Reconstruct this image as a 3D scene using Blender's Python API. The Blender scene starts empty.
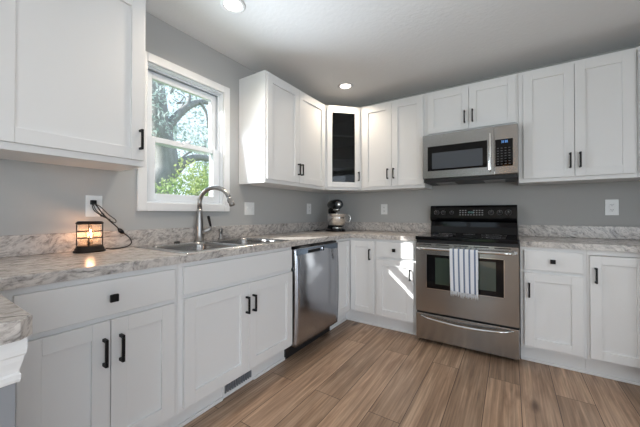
import bpy, bmesh, math, random
from mathutils import Vector, Matrix
import numpy as np
random.seed(7)
S = bpy.context.scene
COL = S.collection
R = math.radians

# ------------------------------------------------------------------ camera
cd = bpy.data.cameras.new('camera')
cam = bpy.data.objects.new('camera', cd)
COL.objects.link(cam)
cam.location = (1.995, -3.267, 1.117)
cam.rotation_euler = (R(90.518), 0, R(33.245))
cd.sensor_fit = 'HORIZONTAL'
cd.sensor_width = 36
cd.lens = 290.04 / 640 * 36
cd.shift_y = -2.79 / 640
cd.clip_start = 0.02
cd.clip_end = 200
S.camera = cam

# ------------------------------------------------------------------ exposure
S.view_settings.view_transform = 'Standard'
S.view_settings.look = 'None'
S.view_settings.exposure = 0.14
S.view_settings.gamma = 1
S.view_settings.use_curve_mapping = False
try:
    S.cycles.max_bounces = 8
    S.cycles.diffuse_bounces = 5
    S.cycles.glossy_bounces = 4
    S.cycles.transmission_bounces = 8
    S.cycles.transparent_max_bounces = 24
    S.cycles.caustics_reflective = False
    S.cycles.caustics_refractive = False
    S.cycles.sample_clamp_indirect = 3
except Exception:
    pass

# ------------------------------------------------------------------ sky and daylight
W = bpy.data.worlds.new('sky')
S.world = W
W.use_nodes = True
wn = W.node_tree.nodes
wl = W.node_tree.links
wn.clear()
wo = wn.new('ShaderNodeOutputWorld')
wb = wn.new('ShaderNodeBackground')
tc = wn.new('ShaderNodeTexCoord')
sep = wn.new('ShaderNodeSeparateXYZ')
cr = wn.new('ShaderNodeValToRGB')
wl.new(tc.outputs['Generated'], sep.inputs[0])
wl.new(sep.outputs['Z'], cr.inputs[0])
cr.color_ramp.elements[0].position = 0.0
cr.color_ramp.elements[0].color = (0.80, 0.90, 1.0, 1)
cr.color_ramp.elements[1].position = 0.7
cr.color_ramp.elements[1].color = (0.60, 0.80, 1.0, 1)
wl.new(cr.outputs[0], wb.inputs[0])
wb.inputs[1].default_value = 1.5
wl.new(wb.outputs[0], wo.inputs[0])

SUN_DIR = Vector((0.93, 1.0, -0.83)).normalized()
sd = bpy.data.lights.new('sun', 'SUN')
sd.energy = 9.0
sd.angle = R(0.6)
sd.color = (1.0, 0.97, 0.92)
sun = bpy.data.objects.new('sun', sd)
COL.objects.link(sun)
sun.rotation_euler = SUN_DIR.to_track_quat('-Z', 'Y').to_euler()
sun.location = (-6, -8, 8)


def area(name, loc, direction, sx, sy, energy, color, spread=180):
    l = bpy.data.lights.new(name, 'AREA')
    l.shape = 'RECTANGLE'
    l.size = sx
    l.size_y = sy
    l.energy = energy
    l.color = color
    l.spread = R(spread)
    o = bpy.data.objects.new(name, l)
    COL.objects.link(o)
    o.location = loc
    o.rotation_euler = Vector(direction).to_track_quat('-Z', 'Z').to_euler()
    return o


# daylight coming in through the dining room's openings (right and rear walls, behind the camera)
area('daylight_side_window', (5.50, -4.2, 1.25), (-1, 0.1, 0.25), 2.6, 2.0, 36, (0.80, 0.90, 1.0))
area('daylight_rear_window', (3.9, -6.38, 1.25), (-0.45, 1, 0.50), 1.9, 1.9, 54, (0.86, 0.93, 1.0))
area('daylight_kitchen_window', (0.026, -2.0, 1.655), (1, 0.0, 0.20), 0.58, 0.88, 13, (0.80, 0.90, 1.0), 112)


# ------------------------------------------------------------------ materials
def nmat(name):
    m = bpy.data.materials.new(name)
    m.use_nodes = True
    nt = m.node_tree
    b = nt.nodes['Principled BSDF']
    return m, nt, b


def pbr(name, col, rough=0.5, metal=0.0, bump=0.0, bscale=200, spec=0.5, coat=0.0, var=0.0, aniso=0.0, stretch=None):
    m, nt, b = nmat(name)
    b.inputs['Base Color'].default_value = (*col, 1)
    b.inputs['Roughness'].default_value = rough
    b.inputs['Metallic'].default_value = metal
    b.inputs['Specular IOR Level'].default_value = spec
    b.inputs['Coat Weight'].default_value = coat
    b.inputs['Anisotropic'].default_value = aniso
    if aniso:
        tg = nt.nodes.new('ShaderNodeCombineXYZ')
        tg.inputs[2].default_value = 1.0
        nt.links.new(tg.outputs[0], b.inputs['Tangent'])
    t = nt.nodes.new('ShaderNodeTexCoord')
    mp = nt.nodes.new('ShaderNodeMapping')
    nt.links.new(t.outputs['Object'], mp.inputs[0])
    if stretch:
        mp.inputs['Scale'].default_value = stretch
    n = nt.nodes.new('ShaderNodeTexNoise')
    n.inputs['Scale'].default_value = bscale
    n.inputs['Detail'].default_value = 3
    nt.links.new(mp.outputs[0], n.inputs['Vector'])
    if bump:
        bp = nt.nodes.new('ShaderNodeBump')
        bp.inputs['Strength'].default_value = bump
        bp.inputs['Distance'].default_value = 0.002
        nt.links.new(n.outputs['Fac'], bp.inputs['Height'])
        nt.links.new(bp.outputs[0], b.inputs['Normal'])
    if var:
        mx = nt.nodes.new('ShaderNodeMixRGB')
        mx.inputs[1].default_value = (*[c * (1 - var) for c in col], 1)
        mx.inputs[2].default_value = (*[min(1, c * (1 + var)) for c in col], 1)
        nt.links.new(n.outputs['Fac'], mx.inputs[0])
        nt.links.new(mx.outputs[0], b.inputs['Base Color'])
    return m


def emit(name, col, s):
    m, nt, b = nmat(name)
    b.inputs['Base Color'].default_value = (*col, 1)
    b.inputs['Emission Color'].default_value = (*col, 1)
    b.inputs['Emission Strength'].default_value = s
    return m


def clear_glass(name, tint=(1, 1, 1), refl=0.08, rough=0.0):
    m, nt, b = nmat(name)
    out = nt.nodes['Material Output']
    nt.nodes.remove(b)
    tr = nt.nodes.new('ShaderNodeBsdfTransparent')
    tr.inputs[0].default_value = (*tint, 1)
    gl = nt.nodes.new('ShaderNodeBsdfGlossy')
    gl.inputs['Roughness'].default_value = rough
    lw = nt.nodes.new('ShaderNodeLayerWeight')
    pw = nt.nodes.new('ShaderNodeMath')
    pw.operation = 'POWER'
    pw.inputs[1].default_value = 4.0
    nt.links.new(lw.outputs['Facing'], pw.inputs[0])
    fr = nt.nodes.new('ShaderNodeMath')
    fr.operation = 'MULTIPLY_ADD'
    fr.inputs[1].default_value = 0.6
    fr.inputs[2].default_value = refl * 0.5
    nt.links.new(pw.outputs[0], fr.inputs[0])
    mx = nt.nodes.new('ShaderNodeMixShader')
    nt.links.new(fr.outputs[0], mx.inputs[0])
    nt.links.new(tr.outputs[0], mx.inputs[1])
    nt.links.new(gl.outputs[0], mx.inputs[2])
    nt.links.new(mx.outputs[0], out.inputs['Surface'])
    return m


M = {}
M['white'] = pbr('white_cabinet_paint', (0.80, 0.80, 0.80), 0.38, bump=0.03, bscale=90)
M['white_trim'] = pbr('white_trim_paint', (0.82, 0.82, 0.82), 0.35, bump=0.02, bscale=60)
M['vinyl'] = pbr('white_window_vinyl', (0.80, 0.83, 0.86), 0.3, bump=0.01, bscale=60)
M['wall'] = pbr('grey_wall_paint', (0.44, 0.44, 0.435), 0.75, bump=0.12, bscale=260, var=0.02)
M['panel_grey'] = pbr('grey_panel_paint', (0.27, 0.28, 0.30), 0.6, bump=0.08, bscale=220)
M['ceil'] = pbr('white_ceiling_paint', (0.82, 0.82, 0.82), 0.85, bump=0.9, bscale=38, var=0.015)
M['black'] = pbr('black_hardware', (0.005, 0.005, 0.006), 0.45, spec=0.25, bump=0.02, bscale=300)
M['blackgloss'] = pbr('black_gloss_enamel', (0.004, 0.004, 0.005), 0.06, spec=0.3, bump=0.01, bscale=20)
M['blackplastic'] = pbr('black_plastic', (0.012, 0.012, 0.013), 0.45, bump=0.04, bscale=200)
M['steel'] = pbr('brushed_stainless_steel', (0.43, 0.422, 0.412), 0.22, metal=1.0, bump=0.03, aniso=0.85, bscale=12, stretch=(1, 1, 40), var=0.03)
M['steel_dw'] = pbr('brushed_dishwasher_steel', (0.40, 0.42, 0.46), 0.15, metal=1.0, bump=0.03, aniso=0.9, bscale=12, stretch=(1, 1, 40), var=0.03)
M['steel_shaded'] = pbr('shaded_sink_steel', (0.33, 0.32, 0.31), 0.25, metal=1.0, bump=0.04, bscale=60)  # sink steel with the shade inside the bowls put into its colour
M['steel_lit'] = pbr('lit_sink_steel', (0.60, 0.60, 0.60), 0.20, metal=1.0, bump=0.04, bscale=60)  # same sink steel, coloured paler for the light on the rim
M['nickel'] = pbr('brushed_nickel', (0.34, 0.33, 0.32), 0.30, metal=1.0, bump=0.02, bscale=120)
M['chrome'] = pbr('polished_steel', (0.75, 0.74, 0.72), 0.10, metal=1.0, bump=0.01, bscale=30)
M['inner'] = pbr('cabinet_inside_laminate', (0.16, 0.15, 0.145), 0.6, bump=0.04, bscale=60)
M['dark'] = pbr('dark_recess', (0.02, 0.02, 0.02), 0.8, bump=0.05, bscale=60)
M['bronze'] = pbr('dark_bronze_metal', (0.03, 0.022, 0.018), 0.45, metal=0.7, bump=0.15, bscale=120)
M['plate'] = pbr('white_plastic_plate', (0.82, 0.83, 0.83), 0.3, bump=0.01, bscale=60)
M['marking'] = pbr('pale_printed_marking', (0.28, 0.28, 0.29), 0.4, bump=0.01, bscale=60)
M['glass'] = clear_glass('window_glass', (0.97, 0.99, 1.0), 0.07)
M['cabglass'] = clear_glass('smoky_cabinet_glass', (0.34, 0.36, 0.38), 0.07)
M['lens'] = emit('lit_lamp_lens', (1.0, 0.93, 0.84), 6.0)
M['display'] = emit('blue_display_digits', (0.2, 0.5, 0.9), 0.15)
M['filament'] = emit('glowing_filament', (1.0, 0.62, 0.34), 14)
M['bark'] = pbr('grey_tree_bark', (0.27, 0.26, 0.25), 0.9, bump=1.0, bscale=14, var=0.35, stretch=(1, 1, 0.3))
M['siding'] = pbr('white_house_siding', (0.6, 0.6, 0.62), 0.8, bump=0.3, bscale=4, stretch=(0, 0, 1))


def mat_leaf(name, c1, c2):
    m, nt, b = nmat(name)
    out = nt.nodes['Material Output']
    t = nt.nodes.new('ShaderNodeTexCoord')
    n = nt.nodes.new('ShaderNodeTexNoise')
    n.inputs['Scale'].default_value = 1.3
    n.inputs['Detail'].default_value = 4
    nt.links.new(t.outputs['Object'], n.inputs['Vector'])
    r = nt.nodes.new('ShaderNodeValToRGB')
    r.color_ramp.elements[0].position = 0.35
    r.color_ramp.elements[0].color = (*c1, 1)
    r.color_ramp.elements[1].position = 0.65
    r.color_ramp.elements[1].color = (*c2, 1)
    nt.links.new(n.outputs['Fac'], r.inputs[0])
    nt.links.new(r.outputs[0], b.inputs['Base Color'])
    b.inputs['Roughness'].default_value = 0.6
    tl = nt.nodes.new('ShaderNodeBsdfTranslucent')
    nt.links.new(r.outputs[0], tl.inputs[0])
    mx = nt.nodes.new('ShaderNodeMixShader')
    mx.inputs[0].default_value = 0.4
    nt.links.new(b.outputs[0], mx.inputs[1])
    nt.links.new(tl.outputs[0], mx.inputs[2])
    nt.links.new(mx.outputs[0], out.inputs['Surface'])
    return m


M['leaf'] = mat_leaf('green_leaves', (0.10, 0.20, 0.10), (0.22, 0.32, 0.12))
M['leaf_blue'] = mat_leaf('blue_green_leaves', (0.33, 0.41, 0.38), (0.55, 0.61, 0.58))
M['leaf_yellow'] = mat_leaf('yellow_green_leaves', (0.24, 0.38, 0.18), (0.55, 0.58, 0.26))
M['grass'] = pbr('lawn_grass', (0.16, 0.24, 0.08), 0.9, bump=0.8, bscale=20, var=0.3)


def mat_floor():
    m, nt, b = nmat('oak_plank_floor')
    N, L = nt.nodes, nt.links
    t = N.new('ShaderNodeTexCoord')
    mp = N.new('ShaderNodeMapping')
    mp.vector_type = 'POINT'
    mp.inputs['Rotation'].default_value = (0, 0, R(90))
    mp.inputs['Location'].default_value = (0.25, 0.128, 0)
    L.new(t.outputs['Object'], mp.inputs[0])
    br = N.new('ShaderNodeTexBrick')
    br.offset = 0.37
    br.offset_frequency = 2
    br.inputs['Color1'].default_value = (0, 0, 0, 1)
    br.inputs['Color2'].default_value = (1, 1, 1, 1)
    br.inputs['Mortar'].default_value = (0.5, 0.5, 0.5, 1)
    br.inputs['Scale'].default_value = 1
    br.inputs['Mortar Size'].default_value = 0.0020
    br.inputs['Mortar Smooth'].default_value = 0.3
    br.inputs['Brick Width'].default_value = 1.22
    br.inputs['Row Height'].default_value = 0.181
    L.new(mp.outputs[0], br.inputs['Vector'])
    # grain coordinate shifted per plank
    sc = N.new('ShaderNodeVectorMath')
    sc.operation = 'MULTIPLY_ADD'
    sc.inputs[1].default_value = (1, 1, 1)
    cmb = N.new('ShaderNodeVectorMath')
    cmb.operation = 'SCALE'
    L.new(br.outputs['Color'], cmb.inputs[0])
    cmb.inputs['Scale'].default_value = 17.3
    L.new(mp.outputs[0], sc.inputs[0])
    L.new(cmb.outputs[0], sc.inputs[2])
    m1 = N.new('ShaderNodeMapping')
    m1.inputs['Scale'].default_value = (1.1, 12, 1)
    L.new(sc.outputs[0], m1.inputs[0])
    n1 = N.new('ShaderNodeTexNoise')
    n1.inputs['Scale'].default_value = 1.6
    n1.inputs['Detail'].default_value = 7
    n1.inputs['Roughness'].default_value = 0.62
    n1.inputs['Distortion'].default_value = 0.7
    L.new(m1.outputs[0], n1.inputs['Vector'])
    m2 = N.new('ShaderNodeMapping')
    m2.inputs['Scale'].default_value = (2.2, 95, 1)
    L.new(sc.outputs[0], m2.inputs[0])
    n2 = N.new('ShaderNodeTexNoise')
    n2.inputs['Scale'].default_value = 1
    n2.inputs['Detail'].default_value = 8
    L.new(m2.outputs[0], n2.inputs['Vector'])
    r1 = N.new('ShaderNodeValToRGB')
    e = r1.color_ramp.elements
    e[0].position = 0.25
    e[0].color = (0.20, 0.118, 0.075, 1)
    e[1].position = 0.74
    e[1].color = (0.53, 0.375, 0.265, 1)
    x = e.new(0.5)
    x.color = (0.375, 0.25, 0.17, 1)
    L.new(n1.outputs['Fac'], r1.inputs[0])
    mx = N.new('ShaderNodeMixRGB')
    mx.blend_type = 'OVERLAY'
    mx.inputs[0].default_value = 0.75
    L.new(r1.outputs[0], mx.inputs[1])
    L.new(n2.outputs['Fac'], mx.inputs[2])
    hs = N.new('ShaderNodeHueSaturation')
    mr = N.new('ShaderNodeMapRange')
    mr.inputs['To Min'].default_value = 0.80
    mr.inputs['To Max'].default_value = 1.24
    L.new(br.outputs['Color'], mr.inputs['Value'])
    L.new(mr.outputs[0], hs.inputs['Value'])
    L.new(mx.outputs[0], hs.inputs['Color'])
    # knots
    vo = N.new('ShaderNodeTexVoronoi')
    vo.inputs['Scale'].default_value = 1
    m3 = N.new('ShaderNodeMapping')
    m3.inputs['Scale'].default_value = (1.5, 4.2, 1)
    L.new(sc.outputs[0], m3.inputs[0])
    L.new(m3.outputs[0], vo.inputs['Vector'])
    r3 = N.new('ShaderNodeValToRGB')
    r3.color_ramp.elements[0].position = 0.03
    r3.color_ramp.elements[0].color = (0.35, 0.3, 0.28, 1)
    r3.color_ramp.elements[1].position = 0.13
    r3.color_ramp.elements[1].color = (1, 1, 1, 1)
    L.new(vo.outputs['Distance'], r3.inputs[0])
    mk = N.new('ShaderNodeMixRGB')
    mk.blend_type = 'MULTIPLY'
    mk.inputs[0].default_value = 1
    L.new(hs.outputs[0], mk.inputs[1])
    L.new(r3.outputs[0], mk.inputs[2])
    ms = N.new('ShaderNodeMixRGB')
    ms.inputs[2].default_value = (0.05, 0.03, 0.02, 1)
    L.new(br.outputs['Fac'], ms.inputs[0])
    L.new(mk.outputs[0], ms.inputs[1])
    L.new(ms.outputs[0], b.inputs['Base Color'])
    b.inputs['Roughness'].default_value = 0.36
    bp = N.new('ShaderNodeBump')
    bp.inputs['Strength'].default_value = 0.25
    bp.inputs['Distance'].default_value = 0.002
    L.new(n2.outputs['Fac'], bp.inputs['Height'])
    L.new(bp.outputs[0], b.inputs['Normal'])
    return m


def mat_counter():
    m, nt, b = nmat('veined_stone_laminate')
    N, L = nt.nodes, nt.links
    t = N.new('ShaderNodeTexCoord')
    mp = N.new('ShaderNodeMapping')
    mp.inputs['Rotation'].default_value = (R(28), R(35), R(38))
    L.new(t.outputs['Object'], mp.inputs[0])
    n0 = N.new('ShaderNodeTexNoise')
    n0.inputs['Scale'].default_value = 4.0
    n0.inputs['Detail'].default_value = 5
    L.new(mp.outputs[0], n0.inputs['Vector'])
    md = N.new('ShaderNodeMixRGB')
    md.blend_type = 'LINEAR_LIGHT'
    md.inputs[0].default_value = 0.09
    L.new(mp.outputs[0], md.inputs[1])
    L.new(n0.outputs['Color'], md.inputs[2])
    m2 = N.new('ShaderNodeMapping')
    m2.inputs['Scale'].default_value = (42, 7.5, 16)
    L.new(md.outputs[0], m2.inputs[0])
    n1 = N.new('ShaderNodeTexNoise')
    n1.inputs['Scale'].default_value = 1.25
    n1.inputs['Detail'].default_value = 8
    n1.inputs['Roughness'].default_value = 0.6
    n1.inputs['Distortion'].default_value = 0.5
    L.new(m2.outputs[0], n1.inputs['Vector'])
    r = N.new('ShaderNodeValToRGB')
    e = r.color_ramp.elements
    e[0].position = 0.30
    e[0].color = (0.25, 0.24, 0.235, 1)
    e[1].position = 0.66
    e[1].color = (0.74, 0.71, 0.68, 1)
    x = e.new(0.41)
    x.color = (0.48, 0.46, 0.445, 1)
    x = e.new(0.50)
    x.color = (0.64, 0.61, 0.585, 1)
    L.new(n1.outputs['Fac'], r.inputs[0])
    # warm drifts
    n3 = N.new('ShaderNodeTexNoise')
    n3.inputs['Scale'].default_value = 5
    n3.inputs['Detail'].default_value = 3
    L.new(md.outputs[0], n3.inputs['Vector'])
    mx = N.new('ShaderNodeMixRGB')
    mx.blend_type = 'MULTIPLY'
    mx.inputs[2].default_value = (0.86, 0.82, 0.795, 1)
    L.new(n3.outputs['Fac'], mx.inputs[0])
    L.new(r.outputs[0], mx.inputs[1])
    m4 = N.new('ShaderNodeMapping')
    m4.inputs['Scale'].default_value = (90, 34, 50)
    L.new(md.outputs[0], m4.inputs[0])
    n4 = N.new('ShaderNodeTexNoise')
    n4.inputs['Scale'].default_value = 1.0
    n4.inputs['Detail'].default_value = 6
    n4.inputs['Roughness'].default_value = 0.7
    L.new(m4.outputs[0], n4.inputs['Vector'])
    r4 = N.new('ShaderNodeValToRGB')
    r4.color_ramp.elements[0].position = 0.38
    r4.color_ramp.elements[0].color = (0.52, 0.50, 0.49, 1)
    r4.color_ramp.elements[1].position = 0.52
    r4.color_ramp.elements[1].color = (1, 1, 1, 1)
    L.new(n4.outputs['Fac'], r4.inputs[0])
    m5 = N.new('ShaderNodeMixRGB')
    m5.blend_type = 'MULTIPLY'
    m5.inputs[0].default_value = 0.8
    L.new(mx.outputs[0], m5.inputs[1])
    L.new(r4.outputs[0], m5.inputs[2])
    L.new(m5.outputs[0], b.inputs['Base Color'])
    b.inputs['Roughness'].default_value = 0.25
    return m


def mat_towel():
    m, nt, b = nmat('striped_cotton')
    N, L = nt.nodes, nt.links
    t = N.new('ShaderNodeTexCoord')
    s = N.new('ShaderNodeSeparateXYZ')
    L.new(t.outputs['UV'], s.inputs[0])
    w = N.new('ShaderNodeMath')
    w.operation = 'MULTIPLY'
    w.inputs[1].default_value = 5.3
    L.new(s.outputs['X'], w.inputs[0])
    fr = N.new('ShaderNodeMath')
    fr.operation = 'FRACT'
    L.new(w.outputs[0], fr.inputs[0])
    r = N.new('ShaderNodeValToRGB')
    r.color_ramp.interpolation = 'CONSTANT'
    e = r.color_ramp.elements
    e[0].position = 0
    e[0].color = (0.76, 0.78, 0.82, 1)
    e[1].position = 0.58
    e[1].color = (0.09, 0.13, 0.23, 1)
    x = e.new(0.72)
    x.color = (0.30, 0.37, 0.50, 1)
    x = e.new(0.78)
    x.color = (0.09, 0.13, 0.23, 1)
    x = e.new(0.9)
    x.color = (0.76, 0.78, 0.82, 1)
    L.new(fr.outputs[0], r.inputs[0])
    L.new(r.outputs[0], b.inputs['Base Color'])
    b.inputs['Roughness'].default_value = 0.9
    return m


M['floor'] = mat_floor()
M['counter'] = mat_counter()
M['towel'] = mat_towel()

m, nt, b = nmat('seeded_lantern_glass')
o_ = nt.nodes['Material Output']
tr = nt.nodes.new('ShaderNodeBsdfTransparent')
tr.inputs[0].default_value = (1.0, 0.94, 0.88, 1)
tl = nt.nodes.new('ShaderNodeBsdfTranslucent')
tl.inputs[0].default_value = (1.0, 0.90, 0.80, 1)
mx = nt.nodes.new('ShaderNodeMixShader')
mx.inputs[0].default_value = 0.12
nt.links.new(tr.outputs[0], mx.inputs[1])
nt.links.new(tl.outputs[0], mx.inputs[2])
nt.links.new(mx.outputs[0], o_.inputs['Surface'])
nt.nodes.remove(b)
M['lampglass'] = m


# ------------------------------------------------------------------ mesh helpers
def BM():
    return bmesh.new()


def pL(a, z, d):      # left run: a = y, d = distance from left wall
    return Vector((d, a, z))


def pB(a, z, d):      # back run: a = x, d = distance from back wall
    return Vector((a, -d, z))


def pI(a, z, d):      # plain: a = x, d = y
    return Vector((a, d, z))


def box(bm, P, a0, a1, z0, z1, d0, d1, bev=0.0):
    vs = [bm.verts.new(P(a, z, d)) for a in (a0, a1) for z in (z0, z1) for d in (d0, d1)]
    idx = [(0, 1, 3, 2), (4, 6, 7, 5), (0, 4, 5, 1), (2, 3, 7, 6), (0, 2, 6, 4), (1, 5, 7, 3)]
    fs = [bm.faces.new([vs[i] for i in f]) for f in idx]
    bmesh.ops.recalc_face_normals(bm, faces=fs)
    if bev:
        es = list({e for f in fs for e in f.edges})
        bmesh.ops.bevel(bm, geom=es, offset=bev, segments=2, affect='EDGES', profile=0.5)
    return bm


def sweep(bm, pts, radii, seg=10, cap=True, flat=None):
    pts = [Vector(p) for p in pts]
    if not hasattr(radii, '__len__'):
        radii = [radii] * len(pts)
    rings = []
    up = None
    for i, p in enumerate(pts):
        if i == 0:
            t = pts[1] - p
        elif i == len(pts) - 1:
            t = p - pts[-2]
        else:
            t = (pts[i + 1] - pts[i - 1])
        t.normalize()
        if up is None:
            up = Vector((0, 0, 1)) if abs(t.z) < 0.9 else Vector((1, 0, 0))
            up = (up - t * up.dot(t)).normalized()
        else:
            up = (up - t * up.dot(t))
            up.normalize()
        s = t.cross(up)
        k = flat or 1.0
        rings.append([bm.verts.new(p + (up * math.cos(q) + s * math.sin(q) * k) * radii[i])
                      for q in [2 * math.pi * j / seg for j in range(seg)]])
    fs = []
    for r0, r1 in zip(rings, rings[1:]):
        for j in range(seg):
            fs.append(bm.faces.new([r0[j], r0[(j + 1) % seg], r1[(j + 1) % seg], r1[j]]))
    if cap:
        fs.append(bm.faces.new(rings[0][::-1]))
        fs.append(bm.faces.new(rings[-1]))
    for f in fs:
        f.smooth = True
    bmesh.ops.recalc_face_normals(bm, faces=fs)
    return bm


def lathe(bm, c, prof, seg=28, sx=1.0, sy=1.0, axis='Z', rot=0.0, close=True):
    """prof: list of (radius, height)"""
    c = Vector(c)
    rings = []
    for r, h in prof:
        ring = []
        for j in range(seg):
            q = 2 * math.pi * j / seg
            x, y = r * math.cos(q) * sx, r * math.sin(q) * sy
            x, y = x * math.cos(rot) - y * math.sin(rot), x * math.sin(rot) + y * math.cos(rot)
            v = Vector((x, y, h)) if axis == 'Z' else (Vector((x, -h, y)) if axis == 'Y' else Vector((h, x, y)))
            ring.append(bm.verts.new(c + v))
        rings.append(ring)
    fs = []
    for r0, r1 in zip(rings, rings[1:]):
        for j in range(seg):
            fs.append(bm.faces.new([r0[j], r0[(j + 1) % seg], r1[(j + 1) % seg], r1[j]]))
    if close:
        fs.append(bm.faces.new(rings[0]))
        fs.append(bm.faces.new(rings[-1]))
    for f in fs:
        f.smooth = True
    bmesh.ops.recalc_face_normals(bm, faces=fs)
    return bm


def obj(name, bm, mat, parent=None, origin=None, smooth=False, props=None):
    org = Vector(origin) if origin is not None else (world_loc(parent) if parent else Vector((0, 0, 0)))
    bmesh.ops.translate(bm, verts=bm.verts, vec=-org)
    me = bpy.data.meshes.new(name)
    bm.to_mesh(me)
    bm.free()
    me.materials.append(mat)
    o = bpy.data.objects.new(name, me)
    COL.objects.link(o)
    if parent:
        o.parent = parent
        o.location = org - world_loc(parent)
    else:
        o.location = org
    if smooth:
        for p in me.polygons:
            p.use_smooth = True
    for k, v in (props or {}).items():
        o[k] = v
    return o


def world_loc(o):
    v = Vector((0, 0, 0))
    while o:
        v = v + o.location
        o = o.parent
    return v


def thing(name, label, cat, loc, group=None):
    o = bpy.data.objects.new(name, None)
    o.empty_display_size = 0.05
    COL.objects.link(o)
    o.location = loc
    o['label'] = label
    o['category'] = cat
    if group:
        o['group'] = group
    return o


def tag(o, label, cat, group=None, kind=None):
    o['label'] = label
    o['category'] = cat
    if group:
        o['group'] = group
    if kind:
        o['kind'] = kind
    return o


def struct(name, bm, mat, parent=None):
    o = obj(name, bm, mat, parent)
    if not parent:
        o['kind'] = 'structure'
    return o


def copy_tree(o, parent=None):
    c = o.copy()
    COL.objects.link(c)
    c.parent = parent
    for ch in [x for x in S.objects if x.parent == o]:
        copy_tree(ch, c)
    return c


# ------------------------------------------------------------------ room shell
CE = 2.4425
WY0, WY1, WZ0, WZ1 = -2.305, -1.695, 1.188, 2.118     # kitchen window opening
bm = BM()
box(bm, pI, -0.15, 5.7, -0.1, 0, -6.6, 0.15)
struct('floor', bm, M['floor'])
bm = BM()
box(bm, pI, -0.15, 5.7, CE, CE + 0.12, -6.6, 0.15)
struct('ceiling', bm, M['ceil'])
bm = BM()
box(bm, pI, -0.15, 3.36, 0.0, CE, 0.0, 0.15)
struct('wall_back', bm, M['wall'])
bm = BM()
box(bm, pI, -0.15, 0, 0, CE, -6.6, WY0)
box(bm, pI, -0.15, 0, 0, CE, WY1, 0.0)
box(bm, pI, -0.15, 0, 0, WZ0, WY0, WY1)
box(bm, pI, -0.15, 0, WZ1, CE, WY0, WY1)
struct('wall_left', bm, M['wall'])
bm = BM()
box(bm, pI, 3.36, 3.48, 0, CE, -1.75, 0.15)
box(bm, pI, 3.48, 5.7, 0, CE, -1.75, -1.63)
box(bm, pI, 5.58, 5.7, 0, CE, -2.8, -1.75)
box(bm, pI, 5.58, 5.7, 0, CE, -6.6, -5.6)
box(bm, pI, 5.58, 5.7, 2.3, CE, -5.6, -2.8)
struct('wall_right', bm, M['wall'])
RX0, RX1 = 0.15, 1.75        # rear glazed door opening seen only in reflections
bm = BM()
box(bm, pI, 0, RX0, 0, CE, -6.6, -6.46)
box(bm, pI, RX1, 2.9, 0, CE, -6.6, -6.46)
box(bm, pI, 4.9, 5.58, 0, CE, -6.6, -6.46)
box(bm, pI, RX0, RX1, 2.1, CE, -6.6, -6.46)
box(bm, pI, 2.9, 4.9, 2.25, CE, -6.6, -6.46)
struct('wall_rear', bm, M['wall'])
# rear glazed door
bm = BM()
for a0, a1, z0, z1 in ((RX0, RX0 + .07, 0, 2.1), (RX1 - .07, RX1, 0, 2.1), (RX0, RX1, 2.02, 2.1), (RX0, RX1, 0, .09), (.91, .99, 0, 2.1)):
    box(bm, pI, a0, a1, z0, z1, -6.56, -6.5)
d1 = struct('door_1', bm, M['white_trim'])
bm = BM()
box(bm, pI, RX0 + .07, .91, .09, 2.02, -6.535, -6.53)
box(bm, pI, .99, RX1 - .07, .09, 2.02, -6.535, -6.53)
obj('pane', bm, M['glass'], d1)


# ------------------------------------------------------------------ kitchen window
w1 = bpy.data.objects.new('window_1', None)
COL.objects.link(w1)
w1.location = (0, -2.0, WZ0)
w1['kind'] = 'structure'
cas = 0.056
bm = BM()
box(bm, pL, WY0 - cas, WY0, WZ0 - cas, WZ1 + cas, 0.0005, 0.018, .003)
box(bm, pL, WY1, WY1 + cas, WZ0 - cas, WZ1 + cas, 0.0005, 0.018, .003)
box(bm, pL, WY0, WY1, WZ1, WZ1 + cas, 0.0005, 0.018, .003)
box(bm, pL, WY0, WY1, WZ0 - cas, WZ0, 0.0005, 0.018, .003)
obj('casing', bm, M['white_trim'], w1)
bm = BM()    # jamb liner with stepped tracks
for dd0, dd1, t in ((-0.145, -0.001, 0.010), (-0.145, -0.105, 0.030), (-0.10, -0.094, 0.022), (-0.045, -0.038, 0.022), (-0.02, -0.012, 0.014)):
    box(bm, pL, WY0 + .0005, WY0 + t, WZ0 + .0005, WZ1 - .0005, dd0, dd1)
    box(bm, pL, WY1 - t, WY1 - .0005, WZ0 + .0005, WZ1 - .0005, dd0, dd1)
    box(bm, pL, WY0 + t, WY1 - t, WZ1 - t, WZ1 - .0005, dd0, dd1)
    box(bm, pL, WY0 + t, WY1 - t, WZ0 + .0005, WZ0 + t, dd0, dd1)
obj('frame', bm, M['vinyl'], w1)


def sash(name, z0, z1, dc, st, top, bot):
    bm = BM()
    y0, y1 = WY0 + .024, WY1 - .024
    f0, f1 = dc - .018, dc + .018
    box(bm, pL, y0, y0 + st, z0, z1, f0, f1, .003)
    box(bm, pL, y1 - st, y1, z0, z1, f0, f1, .003)
    box(bm, pL, y0 + st, y1 - st, z1 - top, z1, f0, f1, .003)
    box(bm, pL, y0 + st, y1 - st, z0, z0 + bot, f0, f1, .003)
    s = obj(name, bm, M['vinyl'], w1)
    bm = BM()
    box(bm, pL, y0 + st - .002, y1 - st + .002, z0 + bot - .002, z1 - top + .002, dc - .003, dc + .003)
    obj('pane', bm, M['glass'], s)
    return s


sash('upper_sash', 1.602, 2.094, -.082, .045, .045, .035)
lo = sash('lower_sash', 1.203, 1.640, -.040 - .006, .050, .036, .050)
bm = BM()
box(bm, pL, -2.02, -1.97, 1.6402, 1.652, -.055, -.03, .003)
sweep(bm, [(-.045, -1.995, 1.652), (-.02, -1.97, 1.657)], .005, 8)
obj('latch', bm, M['vinyl'], lo)


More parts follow.
